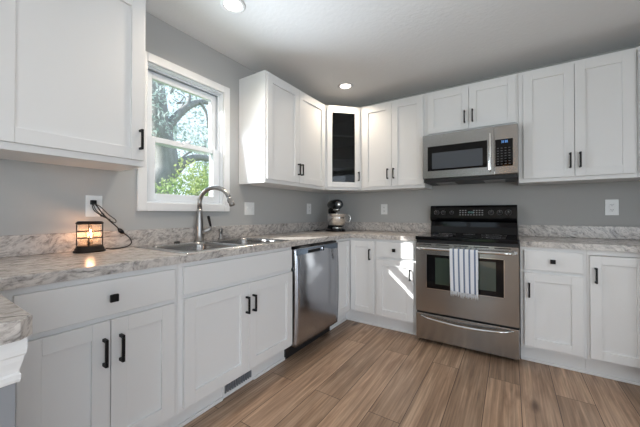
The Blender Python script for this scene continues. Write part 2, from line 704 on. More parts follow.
# ------------------------------------------------------------------ cabinets
def handle(P, a, z0, z1, d, parent):
    bm = BM()
    w = .0055
    box(bm, P, a - w, a + w, z0, z1, d + .024, d + .034, .0015)
    for z in (z0 + .006, z1 - .006):
        box(bm, P, a - w, a + w, z - .006, z + .006, d + .0002, d + .025, .0012)
    return obj('handle', bm, M['black'], parent)


def knob(P, a, z, d, parent):
    bm = BM()
    box(bm, P, a - .007, a + .007, z - .007, z + .007, d + .0002, d + .016, .001)
    box(bm, P, a - .015, a + .015, z - .015, z + .015, d + .014, d + .026, .002)
    return obj('knob', bm, M['black'], parent)


def shaker(P, a0, a1, z0, z1, d, parent, st=.062, th=.019, glass=False, rec=.012):
    """five-piece door: stiles, rails, recessed panel; front at d"""
    bm = BM()
    b = .0018
    box(bm, P, a0, a0 + st, z0, z1, d - th, d, b)
    box(bm, P, a1 - st, a1, z0, z1, d - th, d, b)
    box(bm, P, a0 + st, a1 - st, z1 - st, z1, d - th, d, b)
    box(bm, P, a0 + st, a1 - st, z0, z0 + st, d - th, d, b)
    if not glass:
        box(bm, P, a0 + st - .003, a1 - st + .003, z0 + st - .003, z1 - st + .003, d - th + .001, d - rec)
    o = obj('door', bm, M['white'], parent)
    if glass:
        bm = BM()
        box(bm, P, a0 + st - .004, a1 - st + .004, z0 + st - .004, z1 - st + .004, d - rec - .005, d - rec)
        obj('glass_pane', bm, M['cabglass'], o)
    return o


def drawer(P, a0, a1, z0, z1, d, parent, kn=None, name='drawer'):
    bm = BM()
    box(bm, P, a0, a1, z0, z1, d - .019, d, .003)
    o = obj(name, bm, M['white'], parent)
    if kn is not None:
        knob(P, kn, (z0 + z1) / 2, d, o)
    return o


def body(P, a0, a1, z0, z1, depth, parent, back=.003, openings=(), top=True, t=.018):
    """hollow carcass of panels with a face frame; openings are (a0,a1,z0,z1) in the face"""
    bm = BM()
    fd = depth - .019
    box(bm, P, a0, a0 + t, z0, z1, back, fd)
    box(bm, P, a1 - t, a1, z0, z1, back, fd)
    box(bm, P, a0 + t, a1 - t, z0, z0 + t, back, fd)
    box(bm, P, a0 + t, a1 - t, z0 + t, z1, back, back + .008)
    if top:
        box(bm, P, a0 + t, a1 - t, z1 - t, z1, back, fd)
    # face frame as cell grid
    xs = sorted({a0, a1, *[v for o in openings for v in o[:2]]})
    zs = sorted({z0, z1, *[v for o in openings for v in o[2:]]})
    for x0, x1 in zip(xs, xs[1:]):
        for c0, c1 in zip(zs, zs[1:]):
            xm, zm = (x0 + x1) / 2, (c0 + c1) / 2
            if not any(o[0] < xm < o[1] and o[2] < zm < o[3] for o in openings):
                box(bm, P, x0, x1, c0, c1, fd, depth)
    return obj('cabinet_body', bm, M['white'], parent)


ZF, ZT = .122, .869      # base carcass
D1 = .613                # base face depth
DD = .633                # base door front
ZU, ZUT = 1.372, 2.297
U1, UD = .316, .336
TOE = .545


def toe(P, a0, a1, parent, d=TOE):
    bm = BM()
    box(bm, P, a0, a1, .001, ZF - .001, d - .016, d)
    return obj('toe_kick', bm, M['white'], parent)


G_BASE = 'white base cabinets'
# --- left run, drawer over two doors, by the peninsula
c = thing('base_cabinet', 'white base cabinet with one wide drawer over two doors, below the glowing lantern', 'cabinet', (D1 / 2, -2.74, 0), G_BASE)
body(pL, -3.09, -2.4465, ZF, ZT, D1, c, openings=[(-3.0, -2.49, .16, .665), (-3.0, -2.49, .72, .835)], top=False)
drawer(pL, -3.02, -2.469, .702, .845, DD, c, -2.738)
o = shaker(pL, -3.012, -2.7435, .142, .681, DD, c)
handle(pL, -2.767, .508, .617, DD, o)
o = shaker(pL, -2.7405, -2.471, .142, .681, DD, c)
handle(pL, -2.708, .506, .616, DD, o)
toe(pL, -3.09, -2.4465, c)
# --- sink base
c = thing('base_cabinet', 'white sink base cabinet with a plain false drawer front over two doors', 'cabinet', (D1 / 2, -2.0, 0), G_BASE)
body(pL, -2.4455, -1.5545, ZF, ZT, D1, c, openings=[(-2.40, -1.60, .16, .665)], top=False)
drawer(pL, -2.424, -1.568, .708, .847, DD, c, None, 'false_front')
o = shaker(pL, -2.422, -1.9955, .142, .686, DD, c)
handle(pL, -2.019, .503, .607, DD, o)
o = shaker(pL, -1.9925, -1.564, .142, .682, DD, c)
handle(pL, -1.963, .503, .607, DD, o)
toe(pL, -2.4455, -2.125, c)
o = [x for x in S.objects if x.parent == c and x.name.startswith('toe_kick')][0]
bm = BM()
box(bm, pL, -1.879, -1.5545, .001, ZF - .001, TOE - .016, TOE)
obj('toe_kick', bm, M['white'], c)
bm = BM()
box(bm, pL, -2.125, -1.879, .096, ZF - .001, TOE - .016, TOE)
obj('toe_kick', bm, M['white'], c)
# toe-kick register
r = thing('air_register', 'small dark slotted air register in the white toe kick under the sink', 'vent', (TOE, -2.0, .01))
bm = BM()
for a0, a1, z0, z1 in ((-2.124, -2.112, .004, .095), (-1.892, -1.880, .004, .095), (-2.112, -1.892, .004, .026), (-2.112, -1.892, .080, .095)):
    box(bm, pL, a0, a1, z0, z1, TOE - .012, TOE + .006, .001)
obj('frame', bm, M['white'], r)
bm = BM()
box(bm, pL, -2.112, -1.892, .026, .080, TOE - .05, TOE - .012)
obj('duct', bm, M['dark'], r)
bm = BM()
for k in range(12):
    y = -2.104 + k * .0186
    box(bm, pL, y, y + .008, .026, .080, TOE - .0118, TOE + .002)
obj('louvres', bm, pbr('grey_louvre_metal', (.22, .23, .25), .4, bump=.02), r)

# --- corner base cabinet (left leg face and back leg face)
c = thing('corner_base_cabinet', 'white corner base cabinet with a folding door pair in the inside corner', 'cabinet', (.3, -.3, 0), G_BASE)
bm = BM()
box(bm, pI, .003, .018, ZF, ZT, -.893, -.003)
box(bm, pI, .018, .90, ZF, ZT, -.018, -.003)
box(bm, pI, .018, D1 - .019, ZF, ZT, -.893, -.875)
box(bm, pI, .882, .900, ZF, ZT, -D1 + .019, -.018)
box(bm, pI, .018, D1, ZF, ZF + .018, -.875, -.018)
box(bm, pI, D1, .882, ZF, ZF + .018, -D1 + .019, -.018)
box(bm, pL, -.893, -.875, ZF, ZT, D1 - .019, D1)
box(bm, pB, .882, .900, ZF, ZT, D1 - .019, D1)
box(bm, pL, -.875, -D1, .835, ZT, D1 - .019, D1)
box(bm, pB, D1, .882, .835, ZT, D1 - .019, D1)
obj('cabinet_body', bm, M['white'], c)
shaker(pL, -.889, -.637, .142, .845, DD, c, st=.055)
o = shaker(pB, .636, .889, .142, .845, DD, c, st=.058)
handle(pB, .850, .665, .769, DD, o)
bm = BM()
box(bm, pL, -.893, -TOE, .001, ZF - .001, TOE - .016, TOE)
box(bm, pB, TOE - .016, .900, .001, ZF - .001, TOE - .016, TOE)
obj('toe_kick', bm, M['white'], c)

# --- back run, drawer over door left of range
c = thing('base_cabinet', 'narrow white base cabinet with drawer and door, patched with sun, left of the range', 'cabinet', (1.095, -D1 / 2, 0), G_BASE)
body(pB, .9015, 1.2905, ZF, ZT, D1, c, openings=[(.94, 1.25, .16, .665), (.94, 1.25, .72, .835)], top=False)
drawer(pB, .914, 1.268, .702, .845, DD, c, 1.094)
o = shaker(pB, .914, 1.268, .142, .681, DD, c)
handle(pB, 1.240, .512, .612, DD, o)
toe(pB, .9015, 1.2905, c)
# --- right of range
c = thing('base_cabinet', 'white base cabinet with one drawer over one door, right of the range', 'cabinet', (2.245, -D1 / 2, 0), G_BASE)
body(pB, 2.0575, 2.4295, ZF, ZT, D1, c, openings=[(2.1, 2.39, .16, .665), (2.1, 2.39, .72, .835)], top=False)
drawer(pB, 2.080, 2.410, .703, .845, DD, c, 2.246)
o = shaker(pB, 2.080, 2.410, .142, .681, DD, c)
handle(pB, 2.109, .503, .607, DD, o)
toe(pB, 2.0575, 2.4295, c)
# --- right corner base
c = thing('corner_base_cabinet', 'white base cabinet with one tall door, at the right edge of the picture', 'cabinet', (2.9, -.3, 0), G_BASE)
bm = BM()
box(bm, pI, 3.342, 3.357, ZF, ZT, -.93, -.003)
box(bm, pI, 2.4305, 3.342, ZF, ZT, -.018, -.003)
box(bm, pI, 2.4305, 2.4485, ZF, ZT, -D1 + .019, -.018)
box(bm, pI, 2.745, 3.342, ZF, ZT, -.93, -.912)
box(bm, pI, 2.4485, 3.342, ZF, ZF + .018, -D1 + .019, -.018)
box(bm, pB, 2.4305, 2.4485, ZF, ZT, D1 - .019, D1)
box(bm, pB, 2.4485, 2.747, .835, ZT, D1 - .019, D1)
box(bm, lambda a, z, d: Vector((3.36 - d, a, z)), -.912, -D1, .835, ZT, D1 - .019, D1)
obj('cabinet_body', bm, M['white'], c)
o = shaker(pB, 2.444, 2.723, .142, .832, DD, c, st=.058)
handle(pB, 2.471, .651, .754, DD, o)
shaker(lambda a, z, d: Vector((3.36 - d, a, z)), -.908, -.637, .142, .832, DD, c, st=.058)
bm = BM()
box(bm, pB, 2.4305, 3.36 - TOE + .016, .001, ZF - .001, TOE - .016, TOE)
box(bm, lambda a, z, d: Vector((3.36 - d, a, z)), -.93, -TOE, .001, ZF - .001, TOE - .016, TOE)
obj('toe_kick', bm, M['white'], c)

# --- shoe moulding along the toe kicks
SH0, SH1 = TOE + .0005, TOE + .013


def quarter(bm, P, a0, a1):
    box(bm, P, a0, a1, .0005, .020, SH0, SH1, .004)


bm = BM()
quarter(bm, pL, -3.09, -2.127)
quarter(bm, pL, -1.877, -1.556)
struct('trim_1', bm, M['white_trim'])
bm = BM()
quarter(bm, pL, -.893, -SH1 + .001)
quarter(bm, pB, SH1 - .001, 1.290)
struct('trim_2', bm, M['white_trim'])
bm = BM()
quarter(bm, pB, 2.058, 3.36 - SH1)
struct('trim_3', bm, M['white_trim'])

# --- peninsula at the near left
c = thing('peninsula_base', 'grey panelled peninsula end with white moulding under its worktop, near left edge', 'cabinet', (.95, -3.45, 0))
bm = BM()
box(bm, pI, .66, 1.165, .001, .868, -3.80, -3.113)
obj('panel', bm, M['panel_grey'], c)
bm = BM()
for z0, z1, o_ in ((.845, .868, .030), (.825, .845, .024), (.812, .825, .017), (.800, .812, .012), (.785, .800, .020)):
    pass
prof = [(0.0, .780), (.010, .780), (.014, .786), (.014, .795), (.008, .799), (.011, .808), (.019, .822), (.022, .832), (.028, .836), (.030, .845), (.030, .8685), (.0, .8685)]


def mould(bm, x0, x1, y0, y1, prof):
    # profile swept round the end of the peninsula (three sides: +y, +x)
    rows = []
    for off, z in prof:
        rows.append([bm.verts.new((x0, y1 + off, z)), bm.verts.new((x1 + off, y1 + off, z)), bm.verts.new((x1 + off, y0, z))])
    fs = []
    for r0, r1 in zip(rows, rows[1:]):
        for j in range(2):
            fs.append(bm.faces.new([r0[j], r0[j + 1], r1[j + 1], r1[j]]))
    bm.faces.new([r[0] for r in rows])
    bm.faces.new([r[2] for r in rows][::-1])
    bmesh.ops.recalc_face_normals(bm, faces=bm.faces[:])


mould(bm, .661, 1.1655, -3.80, -3.1125, [(o_ * .45, z) for o_, z in prof])
obj('moulding', bm, M['white_trim'], c)


# ------------------------------------------------------------------ worktops
def slab(cells_in, xs, ys, z0, z1, bev=.003, corner=None):
    bm = BM()
    vt = {}

    def V(i, j):
        if (i, j) not in vt:
            vt[(i, j)] = bm.verts.new((xs[i], ys[j], z1))
        return vt[(i, j)]
    for i in range(len(xs) - 1):
        for j in range(len(ys) - 1):
            if cells_in((xs[i] + xs[i + 1]) / 2, (ys[j] + ys[j + 1]) / 2):
                bm.faces.new([V(i, j), V(i + 1, j), V(i + 1, j + 1), V(i, j + 1)])
    r = bmesh.ops.extrude_face_region(bm, geom=bm.faces[:])
    nv = [g for g in r['geom'] if isinstance(g, bmesh.types.BMVert)]
    for v in nv:
        v.co.z = z0
    bmesh.ops.recalc_face_normals(bm, faces=bm.faces[:])
    bm.normal_update()
    if corner:
        ce = [e for e in bm.edges if all(abs(v.co.x - corner[0]) < 1e-4 and abs(v.co.y - corner[1]) < 1e-4 for v in e.verts)]
        bmesh.ops.bevel(bm, geom=ce, offset=.022, segments=1, affect='EDGES')
        bm.normal_update()
    es = []
    for e in bm.edges:
        if len(e.link_faces) == 2 and e.verts[0].co.z > z1 - 1e-5 and e.verts[1].co.z > z1 - 1e-5:
            n0, n1 = e.link_faces[0].normal, e.link_faces[1].normal
            if abs(n0.dot(n1)) < .3:
                es.append(e)
    if bev:
        bmesh.ops.bevel(bm, geom=es, offset=bev, segments=3, affect='EDGES')
    return bm


CT, CB, CDP = .910, .870, .638
SX0, SX1, SY0, SY1 = .075, .585, -2.385, -1.575     # sink cut-out


def in_main(x, y):
    if SX0 < x < SX1 and SY0 < y < SY1:
        return False
    if x < CDP:
        return True
    if y > -CDP and x < 1.2925:
        return True
    if y < -3.091 and x < 1.197:
        return True
    return False


xs = [.003, SX0, SX1, CDP, 1.197, 1.2925]
ys = [-3.85, -3.091, SY0, SY1, -CDP, -.003]
wt = obj('worktop', slab(in_main, xs, ys, CB, CT, corner=(1.197, -3.091)), M['counter'], None, origin=(.3, -2.0, CB))
tag(wt, 'grey veined worktop with the sink, running left wall to range and onto the peninsula', 'countertop')
bm = BM()
box(bm, pL, -3.85, -.021, CT + .0004, CT + .102, .0025, .021, .003)
box(bm, pB, .0025, 1.2925, CT + .0004, CT + .102, .0025, .021, .003)
obj('backsplash', bm, M['counter'], wt)
wr = obj('worktop', slab(lambda x, y: (y > -CDP or x > 2.722), [2.0555, 2.722, 3.357], [-.96, -CDP, -.003], CB, CT), M['counter'], None, origin=(2.7, -.3, CB))
tag(wr, 'shorter grey veined worktop right of the range', 'countertop')
bm = BM()
box(bm, pB, 2.0555, 3.357, CT + .0004, CT + .102, .0025, .021, .003)
obj('backsplash', bm, M['counter'], wr)

# ------------------------------------------------------------------ upper cabinets
G_UP = 'white wall cabinets'
ZD0, ZD1 = 1.402, 2.272
# near left
c = thing('wall_cabinet', 'large white wall cabinet at the upper left, above the lantern', 'cabinet', (U1 / 2, -3.0, ZU), G_UP)
body(pL, -3.575, -2.463, ZU, ZUT, U1, c, openings=[(-3.53, -2.51, 1.42, 2.25)])
o = shaker(pL, -3.030, -2.477, ZD0, ZD1, UD, c)
handle(pL, -2.499, 1.457, 1.564, UD, o)
o = shaker(pL, -3.561, -3.034, ZD0, ZD1, UD, c)
handle(pL, -3.54, 1.457, 1.564, UD, o)
# left of corner
c = thing('wall_cabinet', 'white two-door wall cabinet between the window and the corner', 'cabinet', (U1 / 2, -1.07, ZU), G_UP)
body(pL, -1.529, -.6115, ZU, ZUT, U1, c, openings=[(-1.49, -.66, 1.42, 2.25)])
o = shaker(pL, -1.518, -1.0905, ZD0, ZD1, UD, c)
handle(pL, -1.112, 1.474, 1.580, UD, o)
o = shaker(pL, -1.0875, -.640, ZD0, ZD1, UD, c)
handle(pL, -1.066, 1.474, 1.580, UD, o)
# diagonal corner with glass door
A = Vector((.316, -.610, 0))
B = Vector((.610, -.316, 0))
DL = (B - A).length
du = (B - A).normalized()
dn = Vector((du.y, -du.x, 0))


def pD(a, z, d):
    return A + du * a + dn * d + Vector((0, 0, z))


c = thing('corner_wall_cabinet', 'white diagonal corner wall cabinet with a dark glass door', 'cabinet', (.3, -.3, ZU), G_UP)
bm = BM()


def prism(bm, pts, z0, z1):
    lo_ = [bm.verts.new((x, y, z0)) for x, y in pts]
    hi_ = [bm.verts.new((x, y, z1)) for x, y in pts]
    n = len(pts)
    fs = [bm.faces.new(lo_[::-1]), bm.faces.new(hi_)]
    for i in range(n):
        fs.append(bm.faces.new([lo_[i], lo_[(i + 1) % n], hi_[(i + 1) % n], hi_[i]]))
    bmesh.ops.recalc_face_normals(bm, faces=fs)


pent = [(.003, -.610), (.316, -.610), (.610, -.316), (.610, -.003), (.003, -.003)]
prism(bm, pent, ZU, ZU + .018)
prism(bm, pent, ZUT - .018, ZUT)
pz0, pz1 = ZU + .018, ZUT - .018
prism(bm, [(.003, -.610), (.30, -.610), (.30, -.592), (.003, -.592)], pz0, pz1)
prism(bm, [(.610, -.30), (.610, -.003), (.592, -.003), (.592, -.30)], pz0, pz1)
box(bm, pD, 0, .040, ZU, ZUT, -.019, 0)
box(bm, pD, DL - .040, DL, ZU, ZUT, -.019, 0)
box(bm, pD, .040, DL - .040, ZU + .018, ZU + .045, -.019, 0)
box(bm, pD, .040, DL - .040, ZUT - .045, ZUT - .018, -.019, 0)
obj('cabinet_body', bm, M['white'], c)
bm = BM()
prism(bm, [(.0035, -.591), (.010, -.591), (.010, -.0035), (.0035, -.0035)], pz0, pz1)
prism(bm, [(.0105, -.0035), (.591, -.0035), (.591, -.010), (.0105, -.010)], pz0, pz1)
obj('back_panel', bm, M['inner'], c)
for z in (1.700, 1.965):
    bm = BM()
    prism(bm, [(.011, -.585), (.30, -.585), (.58, -.305), (.58, -.012), (.011, -.012)], z, z + .018)
    obj('shelf', bm, pbr('pale_shelf_laminate', (.55, .55, .54), .5, bump=.02), c)
o = shaker(pD, .022, DL - .022, ZD0, ZD1, .020, c, st=.056, glass=True)
handle(pD, DL - .042, 1.474, 1.572, .020, o)
# back, left of microwave
c = thing('wall_cabinet', 'white two-door wall cabinet between the glass-door cabinet and the microwave', 'cabinet', (.95, -U1 / 2, ZU), G_UP)
body(pB, .6115, 1.2945, ZU, ZUT, U1, c, openings=[(.66, 1.25, 1.42, 2.25)])
o = shaker(pB, .640, .9635, ZD0, ZD1, UD, c)
handle(pB, .924, 1.478, 1.584, UD, o)
o = shaker(pB, .9665, 1.2835, ZD0, ZD1, UD, c)
handle(pB, .988, 1.478, 1.584, UD, o)
# above microwave
c = thing('wall_cabinet', 'short white two-door wall cabinet directly above the microwave', 'cabinet', (1.67, -U1 / 2, 1.855), G_UP)
body(pB, 1.2960, 2.0555, 1.856, ZUT, U1, c, openings=[(1.35, 2.01, 1.9, 2.25)])
o = shaker(pB, 1.328, 1.6845, 1.884, ZD1, UD, c, st=.058)
handle(pB, 1.652, 1.941, 2.051, UD, o)
o = shaker(pB, 1.6875, 2.040, 1.884, ZD1, UD, c, st=.058)
handle(pB, 1.716, 1.941, 2.051, UD, o)
# right
c = thing('wall_cabinet', 'tall white two-door wall cabinet right of the microwave', 'cabinet', (2.41, -U1 / 2, ZU), G_UP)
body(pB, 2.0570, 2.7515, ZU, ZUT, U1, c, openings=[(2.11, 2.71, 1.42, 2.25)])
o = shaker(pB, 2.089, 2.4115, ZD0, ZD1, UD, c)
handle(pB, 2.384, 1.467, 1.583, UD, o)
o = shaker(pB, 2.4145, 2.737, ZD0, ZD1, UD, c)
handle(pB, 2.442, 1.467, 1.583, UD, o)
# right diagonal corner
c = thing('corner_wall_cabinet', 'white diagonal corner wall cabinet just showing at the right edge', 'cabinet', (3.1, -.3, ZU), G_UP)
A2, B2 = Vector((2.7525, -.316, 0)), Vector((3.044, -.610, 0))
DL2 = (B2 - A2).length
du2 = (B2 - A2).normalized()
dn2 = Vector((du2.y, -du2.x, 0))


def pD2(a, z, d):
    return A2 + du2 * a + dn2 * d + Vector((0, 0, z))


bm = BM()
prism(bm, [(2.7525, -.003), (2.7525, -.316), (3.044, -.610), (3.357, -.610), (3.357, -.003)], ZU, ZUT)
obj('cabinet_body', bm, M['white'], c)
shaker(pD2, .030, DL2 - .022, ZD0, ZD1, .020, c, st=.056)

# ------------------------------------------------------------------ dishwasher
c = thing('dishwasher', 'stainless steel dishwasher under the worktop beside the sink cabinet', 'dishwasher', (.3, -1.225, 0))
bm = BM()
box(bm, pL, -1.551, -.8965, .105, .866, .02, .585)
obj('tub_casing', bm, M['dark'], c)
bm = BM()
box(bm, pL, -1.548, -.899, .002, .100, .03, .555)
obj('toe_panel', bm, M['blackplastic'], c)
# curved steel door
bm = BM()
ny, nz = 16, 30
y0, y1, z0, z1 = -1.537, -.905, .104, .846
PK = (-1.385, -1.150, .800, .832)


def dwd(y, z):
    t = (z - z0) / (z1 - z0)
    d = .640 + .016 * math.sin(math.pi * min(1, t * .98)) ** .7 * 1.0
    u = (y - y0) / (y1 - y0)
    d += .004 * math.sin(math.pi * u)
    return d


ysl = sorted(set([y0 + (y1 - y0) * i / ny for i in range(ny + 1)] + [PK[0], PK[1]]))
zsl = sorted(set([z0 + (z1 - z0) * i / nz for i in range(nz + 1)] + [PK[2], PK[3]]))
grid = [[bm.verts.new((dwd(y, z), y, z)) for z in zsl] for y in ysl]
for i in range(len(ysl) - 1):
    for j in range(len(zsl) - 1):
        ym, zm = (ysl[i] + ysl[i + 1]) / 2, (zsl[j] + zsl[j + 1]) / 2
        if PK[0] < ym < PK[1] and PK[2] < zm < PK[3]:
            continue
        f = bm.faces.new([grid[i][j], grid[i + 1][j], grid[i + 1][j + 1], grid[i][j + 1]])
        f.smooth = True
bd = [e for e in bm.edges if len(e.link_faces) == 1]
r = bmesh.ops.extrude_edge_only(bm, edges=bd)
for v in [g for g in r['geom'] if isinstance(g, bmesh.types.BMVert)]:
    v.co.x = .600
bmesh.ops.recalc_face_normals(bm, faces=bm.faces[:])
dd = obj('door', bm, M['steel_dw'], c)
bm = BM()
box(bm, pL, PK[0] - .002, PK[1] + .002, PK[2] - .01, PK[3] + .002, .601, .612)
obj('handle_recess', bm, M['blackplastic'], dd)
bm = BM()
box(bm, pL, PK[0] + .01, PK[1] - .01, PK[3] - .010, PK[3] - .002, .612, .640, .003)
obj('handle', bm, M['steel_dw'], dd)
bm = BM()
for a0, a1, b0, b1 in ((y0 + .004, PK[0], .797, .844), (PK[1], y1 - .004, .797, .844), (PK[0], PK[1], PK[3], .844)):
    box(bm, pL, a0, a1, b0, b1, .638, .6485)
bmesh.ops.remove_doubles(bm, verts=bm.verts, dist=1e-5)
obj('control_band', bm, pbr('dark_blue_grey_steel', (.16, .20, .26), .25, metal=1.0, bump=.02), dd)
bm = BM()
box(bm, pL, y0, y1, z1 + .001, .862, .588, .632, .002)
obj('control_strip', bm, M['blackgloss'], c)

# ------------------------------------------------------------------ range
RX, RY = 1.2965, 2.0525
c = thing('kitchen_range', 'stainless steel electric range with black glass top and rear control panel', 'stove', (1.674, -.35, 0))
bm = BM()
box(bm, pB, RX, RY, .030, .888, .03, .630, .003)
obj('body', bm, M['blackplastic'], c)
for x in (RX + .05, RY - .05):
    for d in (.1, .58):
        bm = BM()
        lathe(bm, (x, -d, .0), [(.018, .001), (.018, .012), (.012, .014), (.012, .031)], 14)
        obj('foot', bm, M['blackplastic'], c)
bm = BM()
box(bm, pB, RX - .0005, RY + .0005, .8885, .918, .025, .672, .006)
ck = obj('cooktop', bm, M['blackgloss'], c)
for x, d, rr in ((1.47, .50, .10), (1.88, .50, .085), (1.48, .22, .075), (1.87, .22, .10), (1.67, .20, .05)):
    bm = BM()
    for q in (rr, rr * .62):
        lathe(bm, (x, -d, .9182), [(q, 0), (q, .0003), (q - .003, .0003), (q - .003, 0)], 40, close=False)
    obj('burner_ring', bm, M['marking'], ck)
# door
bm = BM()
dx0, dx1, dz0, dz1, df = RX + .004, RY - .004, .272, .862, .672
gx0, gx1, gz0, gz1 = 1.387, 1.958, .473, .770
for a0, a1, z0, z1 in ((dx0, gx0, dz0, dz1), (gx1, dx1, dz0, dz1), (gx0, gx1, dz0, gz0), (gx0, gx1, gz1, dz1)):
    box(bm, pB, a0, a1, z0, z1, .631, df)
bmesh.ops.remove_doubles(bm, verts=bm.verts, dist=1e-5)
dr = obj('oven_door', bm, M['steel'], c)
bm = BM()
for a0, a1, z0, z1 in ((gx0, gx0 + .005, gz0, gz1), (gx1 - .005, gx1, gz0, gz1), (gx0, gx1, gz0, gz0 + .005), (gx0, gx1, gz1 - .005, gz1)):
    box(bm, pB, a0, a1, z0, z1, .668, df + .0025)
obj('window_trim', bm, M['chrome'], dr)
bm = BM()
box(bm, pB, gx0 + .005, gx1 - .005, gz0 + .005, gz1 - .005, .640, df - .001)
og = obj('window_glass', bm, M['blackgloss'], dr)
bm = BM()
box(bm, pB, 1.462, 1.902, .518, .742, df - .0009, df - .0002)
obj('inner_window', bm, pbr('smoked_oven_window', (0.040, 0.060, 0.046), 0.04, spec=0.8, coat=0.6, bump=.005, bscale=10), og)
bm = BM()
for k in range(5):
    x = 1.325 + k * .142
    box(bm, pB, x, x + .105, .846, .853, df - .004, df + .0006, .0005)
obj('vent_slots', bm, M['dark'], dr)
bm = BM()
hp = []
for i in range(25):
    t = i / 24
    x = RX + .022 + (RY - RX - .044) * t
    e = min(t, 1 - t)
    d = df + .004 + .044 * min(1, math.sin(min(1, e / .07) * math.pi / 2))
    hp.append((x, -d, .818))
sweep(bm, hp, .0125, 14)
obj('handle', bm, M['chrome'], dr)
bm = BM()
box(bm, pB, dx0, dx1, .032, .254, .631, df - .004, .004)
wd = obj('warming_drawer', bm, M['steel'], c)
bm = BM()
hp = []
for i in range(25):
    t = i / 24
    x = RX + .040 + (RY - RX - .080) * t
    e = math.sin(math.pi * t)
    hp.append((x, -(df - .002 + .036 * min(1, e * 3.2)), .236 - .026 * e))
sweep(bm, hp, [.004 + .008 * math.sin(math.pi * min(1, max(0, (i / 24)))) ** .6 for i in range(25)], 12)
obj('handle', bm, M['chrome'], wd)
# rear console
bm = BM()
prof = [(.030, .9185), (.100, .9185), (.092, .945), (.075, .985), (.072, 1.030), (.108, 1.052), (.112, 1.070), (.098, 1.175), (.085, 1.192), (.060, 1.197), (.030, 1.195)]
x0, x1 = RX + .003, RY - .003
l0 = [bm.verts.new((x0, -d, z)) for d, z in prof]
l1 = [bm.verts.new((x1, -d, z)) for d, z in prof]
bm.faces.new(l0)
bm.faces.new(l1[::-1])
for i in range(len(prof)):
    j = (i + 1) % len(prof)
    bm.faces.new([l0[i], l1[i], l1[j], l0[j]])
bmesh.ops.recalc_face_normals(bm, faces=bm.faces[:])
bmesh.ops.bevel(bm, geom=[e for e in bm.edges if abs(e.verts[0].co.x - e.verts[1].co.x) > .1], offset=.003, segments=2, affect='EDGES')
cs = obj('control_console', bm, M['blackgloss'], c)


def cons(z):      # console face depth at height z
    return .112 + (.098 - .112) * (z - 1.070) / .105


for x, rr in ((1.362, .020), (1.425, .017), (1.505, .015), (1.845, .018), (1.914, .018), (1.982, .020)):
    bm = BM()
    z = 1.125
    lathe(bm, (x, -cons(z) - .0002, z), [(rr, -.002), (rr, .004), (rr * .86, .013), (rr * .5, .015)], 24, axis='Y')
    kn = obj('dial', bm, M['blackplastic'], cs)
    bm = BM()
    lathe(bm, (x, -cons(z) - .0015, z), [(rr * 1.28, 0), (rr * 1.28, .0016), (rr * 1.18, .0016), (rr * 1.18, 0)], 28, axis='Y', close=False)
    box(bm, pB, x - .0015, x + .0015, z + rr * .2, z + rr * .8, cons(z) + .012, cons(z) + .0165)
    obj('dial_marking', bm, M['marking'], kn)
bm = BM()
for i in range(9):
    for j in range(3):
        if i in (3, 4) and j > 0:
            continue
        x = 1.575 + i * .024
        z = 1.098 + j * .021
        box(bm, pB, x, x + .013, z, z + .009, cons(z) - .002, cons(z) + .0012)
obj('key_pad', bm, M['marking'], cs)
bm = BM()
for i, x in enumerate((1.652, 1.664, 1.680, 1.692)):
    for (a0, a1, b0, b1) in ((0, .007, 0, .0015), (0, .007, .008, .0095), (0, .0015, 0, .0165), (.0055, .007, 0, .0165), (0, .007, .015, .0165)):
        box(bm, pB, x + a0, x + a1, 1.118 + b0, 1.118 + b1, cons(1.12) - .002, cons(1.12) + .0014)
obj('clock_digits', bm, pbr('dim_clock_digits', (.25, .5, .5), .4, bump=.01), cs)

# ------------------------------------------------------------------ striped towel over the oven handle
bm = BM()
uvl = bm.loops.layers.uv.new('UVMap')
nx = 44
hd, hz, hr = df + .048, .818, .0155
path = []
for i in range(10):
    path.append((hd - hr - .001, .60 + (hz - .60) * i / 10, 0))
for i in range(9):
    q = math.pi * i / 8
    path.append((hd - hr * math.cos(q), hz + hr * math.sin(q), 0))
for i in range(1, 27):
    path.append((hd + hr + .001 + .004 * math.sin(i / 26 * 3), hz - (hz - .492) * i / 26, i / 26))
x0, x1 = 1.584, 1.786
rows = []
for k, (d, z, f) in enumerate(path):
    row = []
    for i in range(nx + 1):
        u = i / nx
        narrow = 1 - .03 * f
        x = (x0 + x1) / 2 + (u - .5) * (x1 - x0) * narrow + .005 * f
        w = .0045 * f * math.sin(u * 5.3 * 2 * math.pi + .7) + .003 * f * math.sin(u * 11 + 2)
        row.append((bm.verts.new((x, -(d + w + .0035 * f), z - .006 * f * (u - .3))), u))
    rows.append(row)
for r0, r1 in zip(rows, rows[1:]):
    for i in range(nx):
        f = bm.faces.new([r0[i][0], r0[i + 1][0], r1[i + 1][0], r1[i][0]])
        f.smooth = True
        for l, u in zip(f.loops, (r0[i][1], r0[i + 1][1], r1[i + 1][1], r1[i][1])):
            l[uvl].uv = (u, 0)
tw = obj('dish_towel', bm, M['towel'], None, origin=(1.678, -hd, .82))
sm = tw.modifiers.new('thickness', 'SOLIDIFY')
sm.thickness = .0022
sm.offset = 1
tag(tw, 'white towel with blue grey stripes hanging over the oven door handle', 'towel')
bm = BM()
for i in range(24):
    u = (i + .5) / 24
    x = (x0 + x1) / 2 + (u - .5) * (x1 - x0) * .965 + .005
    w = .0045 * math.sin(u * 5.3 * 2 * math.pi + .7) + .003 * math.sin(u * 11 + 2)
    y = -(hd + hr + .0052 + w)
    z = .492 - .006 * (u - .3)
    ln = .030 + .014 * random.random()
    jx = (random.random() - .5) * .006
    sweep(bm, [(x, y, z + .002), (x + jx * .5, y - .001, z - ln * .5), (x + jx, y, z - ln)], [.0028, .0036, .0016], 6)
obj('fringe', bm, pbr('white_cotton_fringe', (.66, .68, .72), .9, bump=.2, bscale=300), tw)

